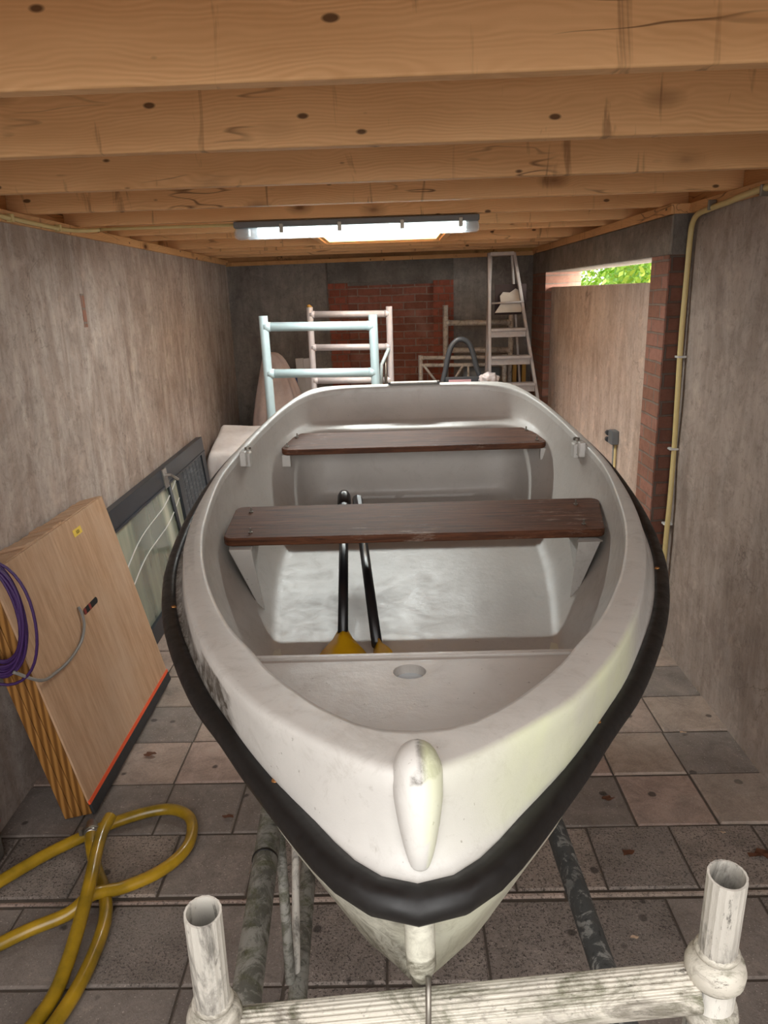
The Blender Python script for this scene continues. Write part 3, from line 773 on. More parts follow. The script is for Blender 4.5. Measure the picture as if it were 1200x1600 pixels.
# ------------------------------------------------------------------ scaffold under the boat
sf_ = empty('scaffold_trestle', (.05, .655, 0)); tag(sf_, 'paint splashed scaffold frame whose front bar carries the bow of the boat', 'scaffolding')
def onsf(o): return rel(o, sf_)
bL, bR = Vector((-.232, .662, 1.012)), Vector((.345, .657, 1.082))
m = MB(); n = 112
ax = (bR-bL).normalized(); u = Vector((0, 0, 1)); u = (u-ax*u.dot(ax)).normalized(); w_ = ax.cross(u)
vv = []
for p in (bL+ax*.02, bR-ax*.02):
    for k in range(n):
        a_ = 2*math.pi*k/n; r_ = .0262-(.0016 if (k % 4 in (2, 3) and math.cos(a_) > .25) else 0)
        vv.append(p+u*math.cos(a_)*r_+w_*math.sin(a_)*r_)
m.add(vv, [(k, (k+1) % n, n+(k+1) % n, n+k) for k in range(n)])
onsf(m.build('front_bar', M['scaf_bar']))
for (p, tp) in ((bL, Vector((-.2235, .641, 1.214))), (bR, Vector((.3385, .642, 1.250)))):
    base = p+Vector((0, 0, .035)); d = (tp-base).normalized()
    sg = onsf(MB().pipe(base-d*.03, tp, .0205, .0178, 36, .0006).build('spigot', M['scaf_white']))
    MB().tube([base+d*.01, base+d*.02], .0175, 20).build('spigot_bore', M['tube_inside'], sg)
    foot = Vector((p.x+.01*(1 if p.x < 0 else -1), p.y+.03, 0.003))
    onsf(MB().tube([foot, base-d*.005], .0255, 28).build('post', M['scaf_white'], smooth=True))
    onsf(MB().tube([p+Vector((0, 0, z_)) for z_ in (-.045, -.035, -.022)], [.029, .031, .028], 28).tube([p+Vector((0, 0, z_)) for z_ in (.012, .018, .030, .040, .046)], [.028, .032, .033, .030, .022], 28)
         .tube([p+Vector((.0, 0, z_)) for z_ in (.048, .053, .058)], [.023, .0245, .022], 28).split('welded_collar', M['scaf_bar'], smooth=True))
onsf(MB().tube([(-.255, .675, .76), (-.27, .93, .75), (-.30, 1.40, .75), (-.36, 2.6, .75)], .0255, 24).build('long_tube', M['scaf_dirty'], smooth=True))
onsf(MB().tube([(-.2905, 1.236, .75), (-.2909, 1.242, .75)], .0268, 24).build('clamp_band', M['rubber'], smooth=True))
onsf(MB().tube([(.385, .68, .62), (.37, 1.10, .60), (.36, 1.50, .60), (.35, 2.6, .60)], .0245, 24).build('long_tube', M['scaf_grey'], smooth=True))
onsf(MB().tube([(-.215, .70, .40), (-.245, 1.225, .40), (-.268, 1.72, .40), (-.30, 2.6, .40)], .021, 20).build('lower_tube', M['scaf_dirty'], smooth=True))
onsf(MB().tube([(-.262, 1.25, .415), (-.275, 1.33, .745)], .0115, 16).build('brace', M['scaf_dirty'], smooth=True))
onsf(MB().tube([(-.252, 1.27, .415), (-.268, 1.53, .73)], .009, 16).build('brace', M['scaf_white'], smooth=True))
onsf(MB().box(-.30, -.20, 1.15, 1.24, .36, .378).build('foot_plate', M['scaf_dirty'], bevel=.004))
for x in (-.34, .36):
    onsf(MB().tube([(x, 2.6, .003), (x, 2.6, .80)], .0245, 20).build('rear_post', M['scaf_grey'], smooth=True))
onsf(MB().tube([(-.36, 2.6, .785), (.38, 2.6, .785)], .0245, 20).build('rear_bar', M['scaf_grey'], smooth=True))

# ------------------------------------------------------------------ left side: leaning plywood box
L_ = 1.0; th = R(12.4)
bx = empty('plywood_box', (-1.272, 2.295, .004), R(0.4)); tag(bx, 'shallow plywood box with orange bottom strip leaning on the left wall', 'box')
Mx = Matrix.Rotation(-th, 4, 'Y')
H_ = .985; T_ = .115
def lb(x0, x1, y0, y1, z0, z1, nm, mat, bevel=0): return MB().box(x0, x1, y0, y1, z0, z1, Mx).build(nm, mat, bx, bevel=bevel)
def lq(m, nm, mat, **k): 
    m.v = [Mx @ q for q in m.v]; return (m.split if nm == 'slot_contents' else m.build)(nm, mat, bx, **k)
lb(T_-.008, T_, 0, L_, .05, H_, 'front_sheet', M['ply'], .001)
for (a_, b_) in ((0, .034), (.036, .068), (.070, T_-.009)): lb(a_, b_, .0, L_-.01, .004, H_-.006, 'inner_board', M['ply_edge'], .003)
lb(T_-.004, T_+.003, -.001, L_+.002, .045, .060, 'orange_strip', M['orange'])
lb(T_-.006, T_+.004, .0, L_+.004, .0, .0445, 'base_strip', M['black_paint'], .002)
# torn top edge
m = MB()
for k in range(26):
    y0 = k/26*L_; m.box(.004, T_-.010, y0, y0+L_/26+.004, H_-.006, H_+.002+random.uniform(0, .006)*(2.2 if .25 < y0 < .6 else .5))
lq(m, 'torn_top_edge', M['ply'])
yl = lb(T_-.001, T_+.0012, .62, .70, .905, .935, 'yellow_label', M['paper_yellow'])
m = MB()
for (a_, b_, c_, d_) in ((.648, .651, .912, .926), (.657, .667, .912, .9145), (.657, .667, .9235, .926), (.657, .6595, .912, .926), (.6645, .667, .912, .926), (.673, .676, .912, .926)):
    m.box(T_+.0012, T_+.0018, a_, b_, c_, d_)
lq(m, 'label_ink', M['ink']).parent = yl
# slot with red and black inside
def slot(y0, y1, zc, r_, nm, mat, d=.0006):
    v = []; 
    for k in range(13): a_ = math.pi/2+math.pi*k/12; v.append((T_+d, y0+math.cos(a_)*r_, zc+math.sin(a_)*r_))
    for k in range(13): a_ = -math.pi/2+math.pi*k/12; v.append((T_+d, y1+math.cos(a_)*r_, zc+math.sin(a_)*r_))
    v = [Mx @ Vector(p) for p in v]
    return mesh_obj(nm, v, [tuple(range(len(v)))], mat, bx)
slot(.475, .595, .625, .0135, 'hand_slot', plain('deep black', (.006, .006, .006), .9))
lq(MB().box(T_+.0006, T_+.0012, .468, .488, .613, .637).box(T_+.0006, T_+.0012, .52, .538, .613, .637), 'slot_contents', M['red_dark'])
bpy.context.view_layer.update()
def boxpt(x, y_, z_): 
    q = Mx @ Vector((x, y_, z_)); return Vector(bx.location) + Matrix.Rotation(R(.4), 3, 'Z') @ q
# grey cable on the sheet
cab = [boxpt(T_+.006, .43, .665), boxpt(T_+.010, .43, .635), boxpt(T_+.011, .41, .59), boxpt(T_+.012, .34, .55), boxpt(T_+.012, .22, .535), boxpt(T_+.013, .10, .545), boxpt(T_+.02, -.01, .575), Vector((-1.31, 2.21, .67))]
tag(MB().tube(smooth_path(cab, 8), .0058, 12).build('grey_cable', M['grey_cable'], smooth=True), 'grey cable curling out of the slot in the plywood box', 'cable')
# purple cord coil
rng = random.Random(3)
cc = Vector((-1.352, 2.225, .862)); pts = []
for k in range(17):
    rx = .105+rng.uniform(-.016, .010); rz = .208+rng.uniform(-.016, .008); oy = rng.uniform(-.016, .016)
    if k == 5: rx, rz = .140, .235
    if k == 11: rx, rz = .085, .19
    for j in range(36):
        a_ = math.pi/2+2*math.pi*j/36
        w2 = .003*math.sin(3*a_+k)
        pts.append(cc+Vector((math.cos(a_)*rx+w2-.10*(math.sin(a_)-1)*.0, oy+w2, (math.sin(a_)-1)*rz+.208)))
P_ = []
for i, q in enumerate(pts):   # ease from one turn to the next
    lo_ = pts[max(0, i-2):i+3]; P_.append(sum(lo_, Vector())/len(lo_))
tag(MB().tube(P_, .0052, 7).build('cord_coil', M['purple'], smooth=True), 'coil of purple braided cord hung over the near corner of the plywood box', 'coil')
tag(MB().tube([(lwx(2.22)-.01, 2.225, 1.075), (-1.36, 2.225, 1.055), (-1.335, 2.225, 1.062), (-1.33, 2.225, 1.095)], .006, 10).build('wall_hook', M['steel'], smooth=True), 'steel wall hook carrying the purple cord coil', 'hook')
# grey block with a red knob at far left
gb = empty('grey_block', (-1.45, 1.95, 0)); tag(gb, 'grey concrete block with red knob at the left wall', 'block')
rel(MB().box(-1.485, -1.412, 1.80, 2.13, .0, .42).build('body', M['grey_block'], bevel=.01), gb)
rel(MB().tube([(-1.414, 2.10, .16), (-1.402, 2.10, .16), (-1.396, 2.10, .16)], [.022, .022, .014], 16).build('red_knob', M['red'], smooth=True), gb)

# black door lying on its side against the left wall
dl = Vector((-1.407, 3.42, .004)); dlen = 2.14; dh = .845
dr = empty('glazed_door', dl, R(1.3)); tag(dr, 'black framed glass door lying on its side against the left wall', 'door')
Md = Matrix.Rotation(-R(5.5), 4, 'Y')
def db(x0, x1, y0, y1, z0, z1, nm, mat, bevel=.002, par=dr): return MB().box(x0, x1, y0, y1, z0, z1, Md).build(nm, mat, par, bevel=bevel)
db(0, .045, 0, dlen, dh-.11, dh, 'door_rail', M['door_black']); db(0, .045, 0, dlen, 0, .10, 'door_rail', M['door_black'])
db(.045, .050, .0, dlen, dh-.118, dh-.104, 'glazing_bead', M['door_black'])
db(0, .045, 0, .10, .10, dh-.11, 'door_stile', M['door_black']); db(0, .045, dlen-.10, dlen, .10, dh-.11, 'door_stile', M['door_black'])
db(.0, .045, 1.34, 1.42, .10, dh-.11, 'door_stile', M['door_black'])
db(.018, .024, .10, 1.34, .10, dh-.11, 'glass_pane', M['glass'], 0)
pn = MB()
for k in range(7): pn.box(.014, .034, 1.42+k*.089, 1.42+k*.089+.082, .10, dh-.11, Md)
pn.box(.010, .016, 1.42, dlen-.1, .1, dh-.11, Md)
pn.build('grooved_panel', M['door_panel'], dr, bevel=.003)
hd = MB().tube([Md @ Vector(p) for p in ((.05, 1.06, .80), (.085, 1.06, .80), (.09, 1.10, .78), (.09, 1.18, .74))], .009, 10).box(.045, .054, 1.02, 1.10, .72, .84, Md)
hd.build('door_handle', M['chrome'], dr, bevel=0)
MB().tube([Md @ Vector((.035, 1.14, .76)), Md @ Vector((.035, 1.20, .22))], .013, 12).build('bar', M['dark_plastic'], dr, smooth=True)
for zz in (.48, .60):  # pale reflections and scratches in the glass, modelled as thin arcs
    MB().tube(smooth_path([Md @ Vector(p) for p in ((.027, .12, zz-.12), (.027, .5, zz-.02), (.027, 1.0, zz+.02), (.027, 1.33, zz+.10))], 6), .0035, 8).build('trim_line', M['white_plastic'], dr, smooth=True)

# dust sheet over low stack
def sheet(name, x0, x1, y0, y1, ztop, zbot, mat, seed, label, skirt=.06):
    rg = random.Random(seed); nx, ny = 26, 30; v = []; f = []
    import mathutils
    for j in range(ny+1):
        for i in range(nx+1):
            u_ = i/nx*2-1; w_ = j/ny*2-1
            r_ = max(abs(u_), abs(w_)); inner_ = .74
            xx = x0+(x1-x0)*(i/nx); yy = y0+(y1-y0)*(j/ny); z_ = ztop
            nz = mathutils.noise.noise(Vector((xx*3+seed, yy*3, 0)))*.03 + mathutils.noise.noise(Vector((xx*9, yy*9+seed, 2)))*.012
            if r_ > inner_:
                t = (r_-inner_)/(1-inner_)
                z_ = ztop-(ztop-zbot)*t
                # pull inward so sides hang steeply
                mx, my = (x0+x1)/2, (y0+y1)/2
                k = inner_*1.02/r_ + skirt*t
                xx = mx+(xx-mx)*k*1.25; yy = my+(yy-my)*k*1.25
                fold = math.sin((xx+yy)*22+seed)*.02*t; xx += fold*.5; yy += fold
                nz *= (1-t*.5)
            else:
                mx, my = (x0+x1)/2, (y0+y1)/2; xx = mx+(xx-mx)*1.27; yy = my+(yy-my)*1.27
            v.append((max(xx, lwx(yy)+.012), yy, max(.02, z_+nz+(.16*(yy-y0)/(y1-y0)-.06)*(r_ < .9))))
    for j in range(ny):
        for i in range(nx): a_ = j*(nx+1)+i; f.append((a_, a_+1, a_+nx+2, a_+nx+1))
    o = mesh_obj(name, v, f, mat, smooth=True)
    s = o.modifiers.new('s', 'SUBSURF'); s.levels = 1; s.render_levels = 1
    return tag(o, label, 'dust sheet')
sheet('dust_sheet', -1.52, -.80, 5.62, 6.20, .74, .05, M['sheet'], 3, 'white dust sheet spread flat over a low stack beside the left wall')
# tall draped heap
v = []; f = []
lev = [(1.395, .015), (1.385, .07), (1.33, .11), (1.2, .15), (1.0, .21), (.75, .27), (.45, .32), (.15, .36), (.02, .38)]
nk = 48
for j, (z_, r_) in enumerate(lev):
    for k in range(nk):
        a_ = 2*math.pi*k/nk; fo = 1+(.10*math.sin(a_*7+1)+.06*math.sin(a_*13))*min(1, j/4)
        x = -1.09+.10*(j/8)*1.0+math.cos(a_)*r_*fo*.95; y_ = 6.58+math.sin(a_)*r_*fo*.75
        v.append((max(x, lwx(y_)+.01), y_, z_+.01*math.sin(a_*3)*(j > 0)))
for j in range(len(lev)-1):
    for k in range(nk): f.append((j*nk+k, j*nk+(k+1) % nk, (j+1)*nk+(k+1) % nk, (j+1)*nk+k))
f.append(tuple(range(nk)))
o = mesh_obj('draped_sheet', v, f, M['sheet_pink'], smooth=True); o.modifiers.new('s', 'SUBSURF').render_levels = 1
tag(o, 'pinkish dust sheet hanging in folds over a tall pointed shape', 'dust sheet')
# white boards & blue thing behind heap
for (x, y_, lean, lab) in ((-.86, 7.02, 3, 'left of two slim white boards leaning beside the pink dust sheet'), (-.765, 7.0, 4, 'right of two slim white boards leaning beside the pink dust sheet')):
    o = MB().box(-.04, .04, -.012, .012, 0, 1.30).build('white_board', M['white_board'], bevel=.006); o.location = (x+.02, y_, .0); o.rotation_euler = (R(-3), R(-lean), R(-8))
    tag(o, lab, 'board', 'white boards by the back wall')
tb = empty('blue_tub', (-.72, 6.35, 0)); tag(tb, 'blue plastic tub just showing between sheet and boards', 'tub')
rel(MB().tube([(-.965, 7.18, z_) for z_ in (.0, .02, 1.07, 1.10)], [.08, .085, .10, .095], 24).build('body', M['blue'], smooth=True), tb)
rel(MB().tube([(-.965, 7.18, z_) for z_ in (1.09, 1.10, 1.12)], [.102, .105, .10], 24).build('rim', M['blue'], smooth=True), tb)
tb.location = (-.965, 7.18, 0); 
for ch in tb.children: ch.matrix_parent_inverse = Matrix.Translation(-Vector(tb.location))

# ------------------------------------------------------------------ frames at the back
def ladder_frame(name, label, p0, p1, ztop, rails, r_, mat, cat='frame', lean=(0, 0), rr_=None, zbot=.0, mid=None):
    e = empty(name, ((p0[0]+p1[0])/2, (p0[1]+p1[1])/2, zbot)); tag(e, label, cat)
    rr_ = rr_ or r_
    for p in (p0, p1):
        rel(MB().pipe((p[0]+lean[0], p[1]+lean[1], zbot+.002), (p[0], p[1], ztop if p is p0 else ztop-(.012)), r_, r_*.86, 20).build('post', mat, smooth=False), e)
        autosmooth(e.children[-1])
    for z_ in rails:
        t = (ztop-z_)/(ztop-zbot)
        a_ = Vector((p0[0]+lean[0]*t, p0[1]+lean[1]*t, z_)); b_ = Vector((p1[0]+lean[0]*t, p1[1]+lean[1]*t, z_-.012))
        rel(MB().tube([a_, b_], rr_, 20).build('rail', mat, smooth=True), e)
        rel(MB().tube([a_+Vector((0, 0, 0)), a_+(b_-a_).normalized()*(r_+.012)], [rr_*1.15, rr_*1.05], 16).tube([b_, b_-(b_-a_).normalized()*(r_+.012)], [rr_*1.15, rr_*1.05], 16).split('weld', mat, smooth=True), e)
    return e
ladder_frame('scaffold_section', 'bright bluish aluminium scaffold end frame standing behind the left stern', (-.735, 4.30), (-.115, 4.32), 1.755, (1.695, 1.432, 1.12, .82, .4), .0255, M['alu_blue'], 'scaffolding', lean=(.02, 0))
ef = ladder_frame('scaffold_section', 'dull whitish scaffold end frame with orange cap behind the bluish one', (-.655, 6.0), (-.03, 6.0), 1.772, (1.717, 1.462, 1.20, .85, .4), .0255, M['alu_white'], 'scaffolding')
rel(MB().tube([(-.655, 6.0, 1.766), (-.655, 6.0, 1.785), (-.65, 6.0, 1.79)], [.024, .02, .006], 12).build('orange_cap', M['ochre'], smooth=True), ef)
rel(MB().tube([(-.04, 5.97, 1.44), (-.10, 5.93, 1.32), (-.11, 5.92, 1.12)], .014, 10).build('brace', M['alu_blue'], smooth=True), ef)
rel(MB().tube([(-.07, 5.98, 1.36), (-.07, 5.98, 1.10)], .012, 10).build('brace_hook', M['steel'], smooth=True), ef)
ladder_frame('scaffold_section', 'plaster stained tall scaffold frame standing behind the ladder', (.478, 6.95), (1.07, 6.90), 1.74, (1.585, 1.34, .9), .0255, M['alu_dirty'], 'scaffolding')
lf = ladder_frame('scaffold_section', 'low plaster stained scaffold frame behind the black hand truck', (.235, 6.70), (.98, 6.66), 1.32, (1.298, 1.232, .6), .021, M['alu_dirty'], 'scaffolding', rr_=.017)
for (a_, b_) in (((.26, 6.69, 1.235), (.40, 6.69, 1.05)), ((.62, 6.67, 1.235), (.52, 6.67, 1.08)), ((.66, 6.67, 1.23), (.66, 6.67, 1.02))):
    rel(MB().tube([a_, b_], .011, 10).build('brace', M['alu_dirty'], smooth=True), lf)
# grey canister behind
tag(MB().tube([(.62, 6.80, 1.13), (.635, 6.80, 1.13), (.94, 6.79, 1.13), (.955, 6.79, 1.13)], [.055, .068, .068, .055], 20).build('pipe_roll', M['grey_plastic'], smooth=True), 'pale grey roll lying across the low scaffold frame', 'roll')
o = MB().box(.60, .93, 6.775, 6.87, 0, 1.058).build('crate', M['brown_dark'], bevel=.01); tag(o, 'dark brown crate under the grey roll', 'crate')

# step ladder
ld = empty('step_ladder', (.95, 6.2, 0)); tag(ld, 'aluminium step ladder with flat treads standing before the back wall', 'ladder')
TL, TR, BL, BR = (.785, 6.28, 2.145), (.985, 6.28, 2.145), (.80, 6.02, .0), (1.41, 6.02, .0)
def stile(a_, b_, w_=.02, d=.05, nm='stile'):
    a_ = Vector(a_); b_ = Vector(b_)
    v = []
    for p in (a_, b_):
        for (x, y_) in ((-w_, -d/2), (w_, -d/2), (w_, d/2), (-w_, d/2)): v.append(p+Vector((x*.6, y_, 0)))
    return rel(mesh_obj(nm, v, [(0,1,5,4), (1,2,6,5), (2,3,7,6), (3,0,4,7), (3,2,1,0), (4,5,6,7)], M['ladder'], bevel=.003), ld)
BL = (.775, 5.95, 0.003); BR = (1.335, 5.95, .003)
stile(TL, BL); stile(TR, BR)
stile((.80, 6.30, 2.13), (.80, 6.75, .003), nm='rear_leg'); stile((.97, 6.30, 2.13), (1.22, 6.75, .003), .014, .03, nm='rear_leg')
for z_ in (1.536, 1.318, 1.10, .88, .66, .44, .22):
    t = (2.145-z_)/2.145
    xl = lerp(TL[0], BL[0], t)+.01; xr = lerp(TR[0], BR[0], t)-.01; yy = lerp(6.28, 5.95, t)
    rel(MB().box(xl, xr, yy-.05, yy+.05, z_-.0, z_+.022).box(xl, xr, yy-.03, yy-.024, z_-.05, z_).split('tread', M['ladder'], bevel=.003), ld)
rel(MB().box(.79, .98, 6.23, 6.33, 2.12, 2.15).build('top_cap', M['ladder'], bevel=.004), ld)
rel(MB().tube([(.80, 6.20, 1.755), (1.06, 6.20, 1.760)], .008, 10).build('rod', M['ladder'], smooth=True), ld)
# torn board hanging behind the ladder (brown with cream paper)
v = [(.83, 6.205, 1.68), (1.04, 6.205, 1.68), (1.06, 6.23, 1.745), (1.03, 6.25, 1.80), (1.045, 6.25, 1.84), (1.0, 6.25, 1.865), (.955, 6.25, 1.835), (.90, 6.25, 1.84), (.875, 6.25, 1.81), (.88, 6.23, 1.75)]
bd = empty('torn_board', (.95, 6.23, 1.68)); tag(bd, 'torn cream board resting on the ladder rungs before a brown sheet', 'board')
rel(mesh_obj('cream_face', v+[(a_, b_+.012, c_) for a_, b_, c_ in v], [tuple(range(10)), tuple(range(19, 9, -1))]+[(i, (i+1) % 10, 10+(i+1) % 10, 10+i) for i in range(10)], M['cream_board']), bd)
rel(MB().box(.835, 1.09, 6.268, 6.28, 1.66, 1.90).build('brown_backing', M['brown_dark']), bd)
# ochre boards at right, behind the ladder
for k, (x, mt, lab) in enumerate(((1.075, M['ochre'], 'left ochre board standing behind the step ladder'), (1.118, M['brown_dark'], 'dark brown board between two ochre boards behind the step ladder'), (1.16, M['ochre'], 'right ochre board standing behind the step ladder'))):
    tag(MB().box(x, x+.036, 6.80, 6.84, 0, 1.23).build('upright_board', mt, bevel=.003), lab, 'board')

# hand truck with black hoop
ht = empty('hand_truck', (.53, 5.9, 0)); tag(ht, 'black hand truck whose arched handle rises behind the transom', 'hand truck')
hoop = smooth_path([(.345, 5.92, .30), (.37, 5.9, 1.05), (.405, 5.9, 1.27), (.44, 5.9, 1.42), (.49, 5.9, 1.487), (.55, 5.9, 1.49), (.60, 5.9, 1.44), (.645, 5.9, 1.29), (.70, 5.9, 1.05), (.72, 5.92, .30)], 8)
rel(MB().tube(hoop, .021, 16).build('hoop_handle', M['dark_plastic'], smooth=True), ht)
rel(MB().tube([q+Vector((.0, .05, -.01)) for q in hoop], .014, 14).build('inner_hoop', M['black_paint'], smooth=True), ht)
rel(MB().box(.40, .70, 5.86, 5.885, 1.10, 1.21).build('cross_plate', M['dark_plastic'], bevel=.004), ht)
rel(MB().box(.425, .60, 5.853, 5.86, 1.15, 1.19).build('pink_label', M['pink']), ht)
rel(MB().box(.36, .71, 5.78, 5.95, .012, .03).build('toe_plate', M['dark_plastic'], bevel=.003), ht)
for x in (.33, .735):
    rel(MB().tube([(x-.02, 6.02, .11), (x+.02, 6.02, .11)], .108, 28).build('wheel', M['rubber'], bevel=.01), ht)
rel(MB().tube([(.31, 6.02, .11), (.755, 6.02, .11)], .011, 12).build('axle', M['steel']), ht)
rel(MB().tube([(.37, 5.93, .30), (.37, 5.93, .02)], .018, 12).tube([(.70, 5.93, .30), (.70, 5.93, .02)], .018, 12).split('side_rail', M['dark_plastic'], smooth=True), ht)
# white crumpled bag on the hand truck
import mathutils
bm = bmesh.new(); bmesh.ops.create_icosphere(bm, subdivisions=4, radius=1)
for q in bm.verts:
    nz = mathutils.noise.noise(q.co*2.2)*.28+mathutils.noise.noise(q.co*5)*.12
    q.co = q.co*(1+nz); q.co = Vector((q.co.x*.075, q.co.y*.04, q.co.z*.05))
me = bpy.data.meshes.new('bag'); bm.to_mesh(me); bm.free()
o = finish('crumpled_bag', me, M['alu_white'], None, True); o.location = (.735, 5.80, 1.195); tag(o, 'crumpled whitish glove bag hanging on the hand truck plate', 'bag')

# ------------------------------------------------------------------ lamp
lm = empty('strip_light', (-.165, 3.80, 2.17)); tag(lm, 'long lit fluorescent strip light fixed beneath the fifth ceiling joist', 'lamp')
X0, X1 = -.755, .425
rel(MB().box(X0, X1, 3.765, 3.855, 2.176, 2.206).build('housing', M['grey_plastic'], bevel=.006), lm)
rel(MB().tube([(X0+.11, 3.81, 2.158), (X1-.06, 3.81, 2.158)], .020, 20).build('light_tube', M['glow'], smooth=True), lm)
rel(MB().tube([(X0, 3.81, 2.16), (X0+.012, 3.81, 2.158), (X1-.012, 3.81, 2.158), (X1, 3.81, 2.16)], [.026, .032, .032, .026], 20).build('diffuser', M['diffuser'], smooth=True), lm)
for x in (X0+.01, X1-.065): rel(MB().box(x, x+.06, 3.785, 3.835, 2.140, 2.176).build('lamp_holder', M['white_plastic'], bevel=.004), lm)
for x in (X0+.22, X0+.5, X0+.8, X1-.1): rel(MB().box(x, x+.02, 3.76, 3.772, 2.150, 2.192).build('clip', M['steel'], bevel=.002), lm)
for z_ in (2.193, 2.180):
    pass
tag(MB().tube([(-1.43, 3.812, 2.1955), (-1.35, 3.806, 2.1965), (-.76, 3.80, 2.195)], .0075, 10).build('lamp_conduit', M['conduit'], smooth=True), 'thin cream conduit running under the joist to the strip light', 'conduit')

# conduits
cp = [(lwx(.6)+.03, .6, 2.172), (lwx(1.6)+.03, 1.6, 2.176), (lwx(2.6)+.032, 2.6, 2.180), (lwx(3.3)+.032, 3.3, 2.178), (lwx(3.55)+.036, 3.55, 2.178), (lwx(3.72)+.06, 3.72, 2.185), (lwx(3.8)+.11, 3.80, 2.194)]
lc = tag(MB().tube(smooth_path(cp, 6), .0095, 12).build('cable_conduit', M['conduit'], smooth=True), 'cream conduit running along the left wall plate', 'conduit')
for y_ in (1.2, 2.2, 3.05, 3.5): MB().box(lwx(y_)+.018, lwx(y_)+.046, y_-.008, y_+.008, 2.165, 2.195).build('clip', M['conduit'], lc, bevel=.003)
rp_ = [(1.358, .6, 2.182), (1.358, 2.0, 2.180), (1.358, 2.9, 2.178), (1.358, 3.2, 2.165), (1.362, 3.40, 2.158), (1.368, 3.53, 2.150), (1.374, 3.60, 2.12), (1.376, 3.62, 2.06), (1.376, 3.625, 1.9), (1.372, 3.62, 1.6), (1.374, 3.61, 1.3), (1.382, 3.62, 1.05), (1.374, 3.60, .8), (1.370, 3.60, .55), (1.372, 3.61, .02)]
rc = tag(MB().tube(smooth_path(rp_, 8), .0125, 14).build('cable_conduit', M['conduit'], smooth=True), 'yellowish conduit running down the right wall beside the brick pillar', 'conduit')
for (y_, z_) in ((3.55, 1.52), (3.55, 1.07), (3.55, .68)):
    MB().box(1.355, 1.398, 3.60, 3.64, z_-.005, z_+.005).build('clip', M['white_plastic'], rc, bevel=.002)
for y_ in (2.9, 3.36): MB().box(1.34, 1.374, y_-.006, y_+.006, 2.15, 2.19).build('clip', M['steel'], rc, bevel=.002)
so = empty('wall_socket', (1.35, 4.47, .97)); tag(so, 'grey double wall socket on the right infill panel', 'socket')
rel(MB().box(1.305, 1.349, 4.42, 4.50, .93, 1.015).build('box', M['grey_plastic'], bevel=.006), so)
for z_ in (.945, .985): rel(MB().tube([(1.308, 4.525, z_+.005), (1.308, 4.50, z_+.005)], .016, 14).build('socket_outlet', M['dark_plastic']), so)
for dy in (0, .035):
    tag(MB().tube([(1.338, 4.445+dy, .93), (1.338, 4.442+dy, .6), (1.338, 4.44+dy, .02)], .0075, 10).build('socket_conduit', M['conduit'] if dy == 0 else M['grey_cable'], smooth=True),
        ('cream conduit dropping from the wall socket', 'thin grey conduit beside the cream one below the wall socket')[dy > 0], 'conduit')

# ------------------------------------------------------------------ hose
def hose(pts, label, coupling=False):
    e = empty('garden_hose', pts[0]); tag(e, label, 'hose')
    P_ = smooth_path(pts, 10)
    rel(MB().tube(P_, .0205, 18).build('hose_tube', M['hose'], smooth=True), e)
    return e
h1 = hose([(-1.41, 1.90, .024), (-1.35, 1.98, .024), (-1.25, 2.10, .024), (-1.15, 2.19, .024), (-1.07, 2.255, .024), (-.96, 2.31, .024), (-.87, 2.32, .024), (-.795, 2.27, .024), (-.765, 2.17, .024), (-.78, 2.08, .024), (-.84, 2.0, .024), (-.93, 1.935, .03), (-1.0, 1.88, .058), (-1.06, 1.835, .03), (-1.16, 1.78, .024), (-1.25, 1.71, .024), (-1.36, 1.62, .024)],
          'thick ochre hose looping over the paving beside the plywood box')
h2 = hose([(-1.125, 2.19, .050), (-1.10, 2.12, .045), (-1.045, 2.02, .028), (-.985, 1.93, .024), (-.94, 1.82, .024), (-.925, 1.69, .024), (-.93, 1.56, .024), (-.955, 1.44, .024), (-.99, 1.32, .024), (-1.0, 1.1, .024)],
          'ochre hose end fitted with a metal coupling beneath the other hoses')
d_ = (Vector((-1.125, 2.19, .05))-Vector((-1.10, 2.12, .045))).normalized(); p_ = Vector((-1.125, 2.19, .05))
rel(MB().tube([p_-d_*.03, p_-d_*.027, p_+d_*.004, p_+d_*.006, p_+d_*.03, p_+d_*.034], [.0215, .024, .024, .020, .019, .014], 18).build('metal_coupling', M['chrome'], smooth=True), h2)
rel(MB().pipe(p_-d_*.018, p_-d_*.012, .026, .021, 20).box(p_.x-.03, p_.x-.018, p_.y-.035, p_.y-.02, .05, .075).build('hose_clamp', M['steel']), h2)
h3 = hose([(-1.03, 2.15, .135), (-1.035, 2.08, .125), (-1.02, 1.98, .115), (-1.0, 1.88, .105), (-.985, 1.75, .075), (-.98, 1.64, .045), (-.985, 1.54, .026), (-1.02, 1.42, .024), (-1.07, 1.30, .024), (-1.12, 1.1, .024)],
          'ochre hose with a cut end lying on top of the crossing hoses')

# ------------------------------------------------------------------ litter
def leaf(x, y_, s, mat, label, kind='dry_leaf', z0=.004, seed=0):
    rg = random.Random(seed); v = [(0, 0, .25)]; n_ = 11
    for k in range(n_):
        a_ = 2*math.pi*k/n_; rr2 = 1+rg.uniform(-.35, .3); v.append((math.cos(a_)*rr2*1.3, math.sin(a_)*rr2*.7, rg.uniform(0, .45)))
    v = [(x+a_*s, y_+b_*s, z0+c_*s) for a_, b_, c_ in v]
    o = mesh_obj(kind, v, [(0, 1+k, 1+(k+1) % n_) for k in range(n_)], mat, smooth=True)
    tag(o, label, 'leaf')
leaf(1.19, 2.06, .030, M['leaf_brown'], 'dark brown crumpled leaf on the paving near the right wall', seed=1)
leaf(.76, 2.36, .018, M['leaf_brown'], 'small brown leaf beside the right hull side', seed=2)
leaf(-.66, 2.30, .016, M['leaf_brown'], 'brown curled leaf on slab left of the boat', seed=3)
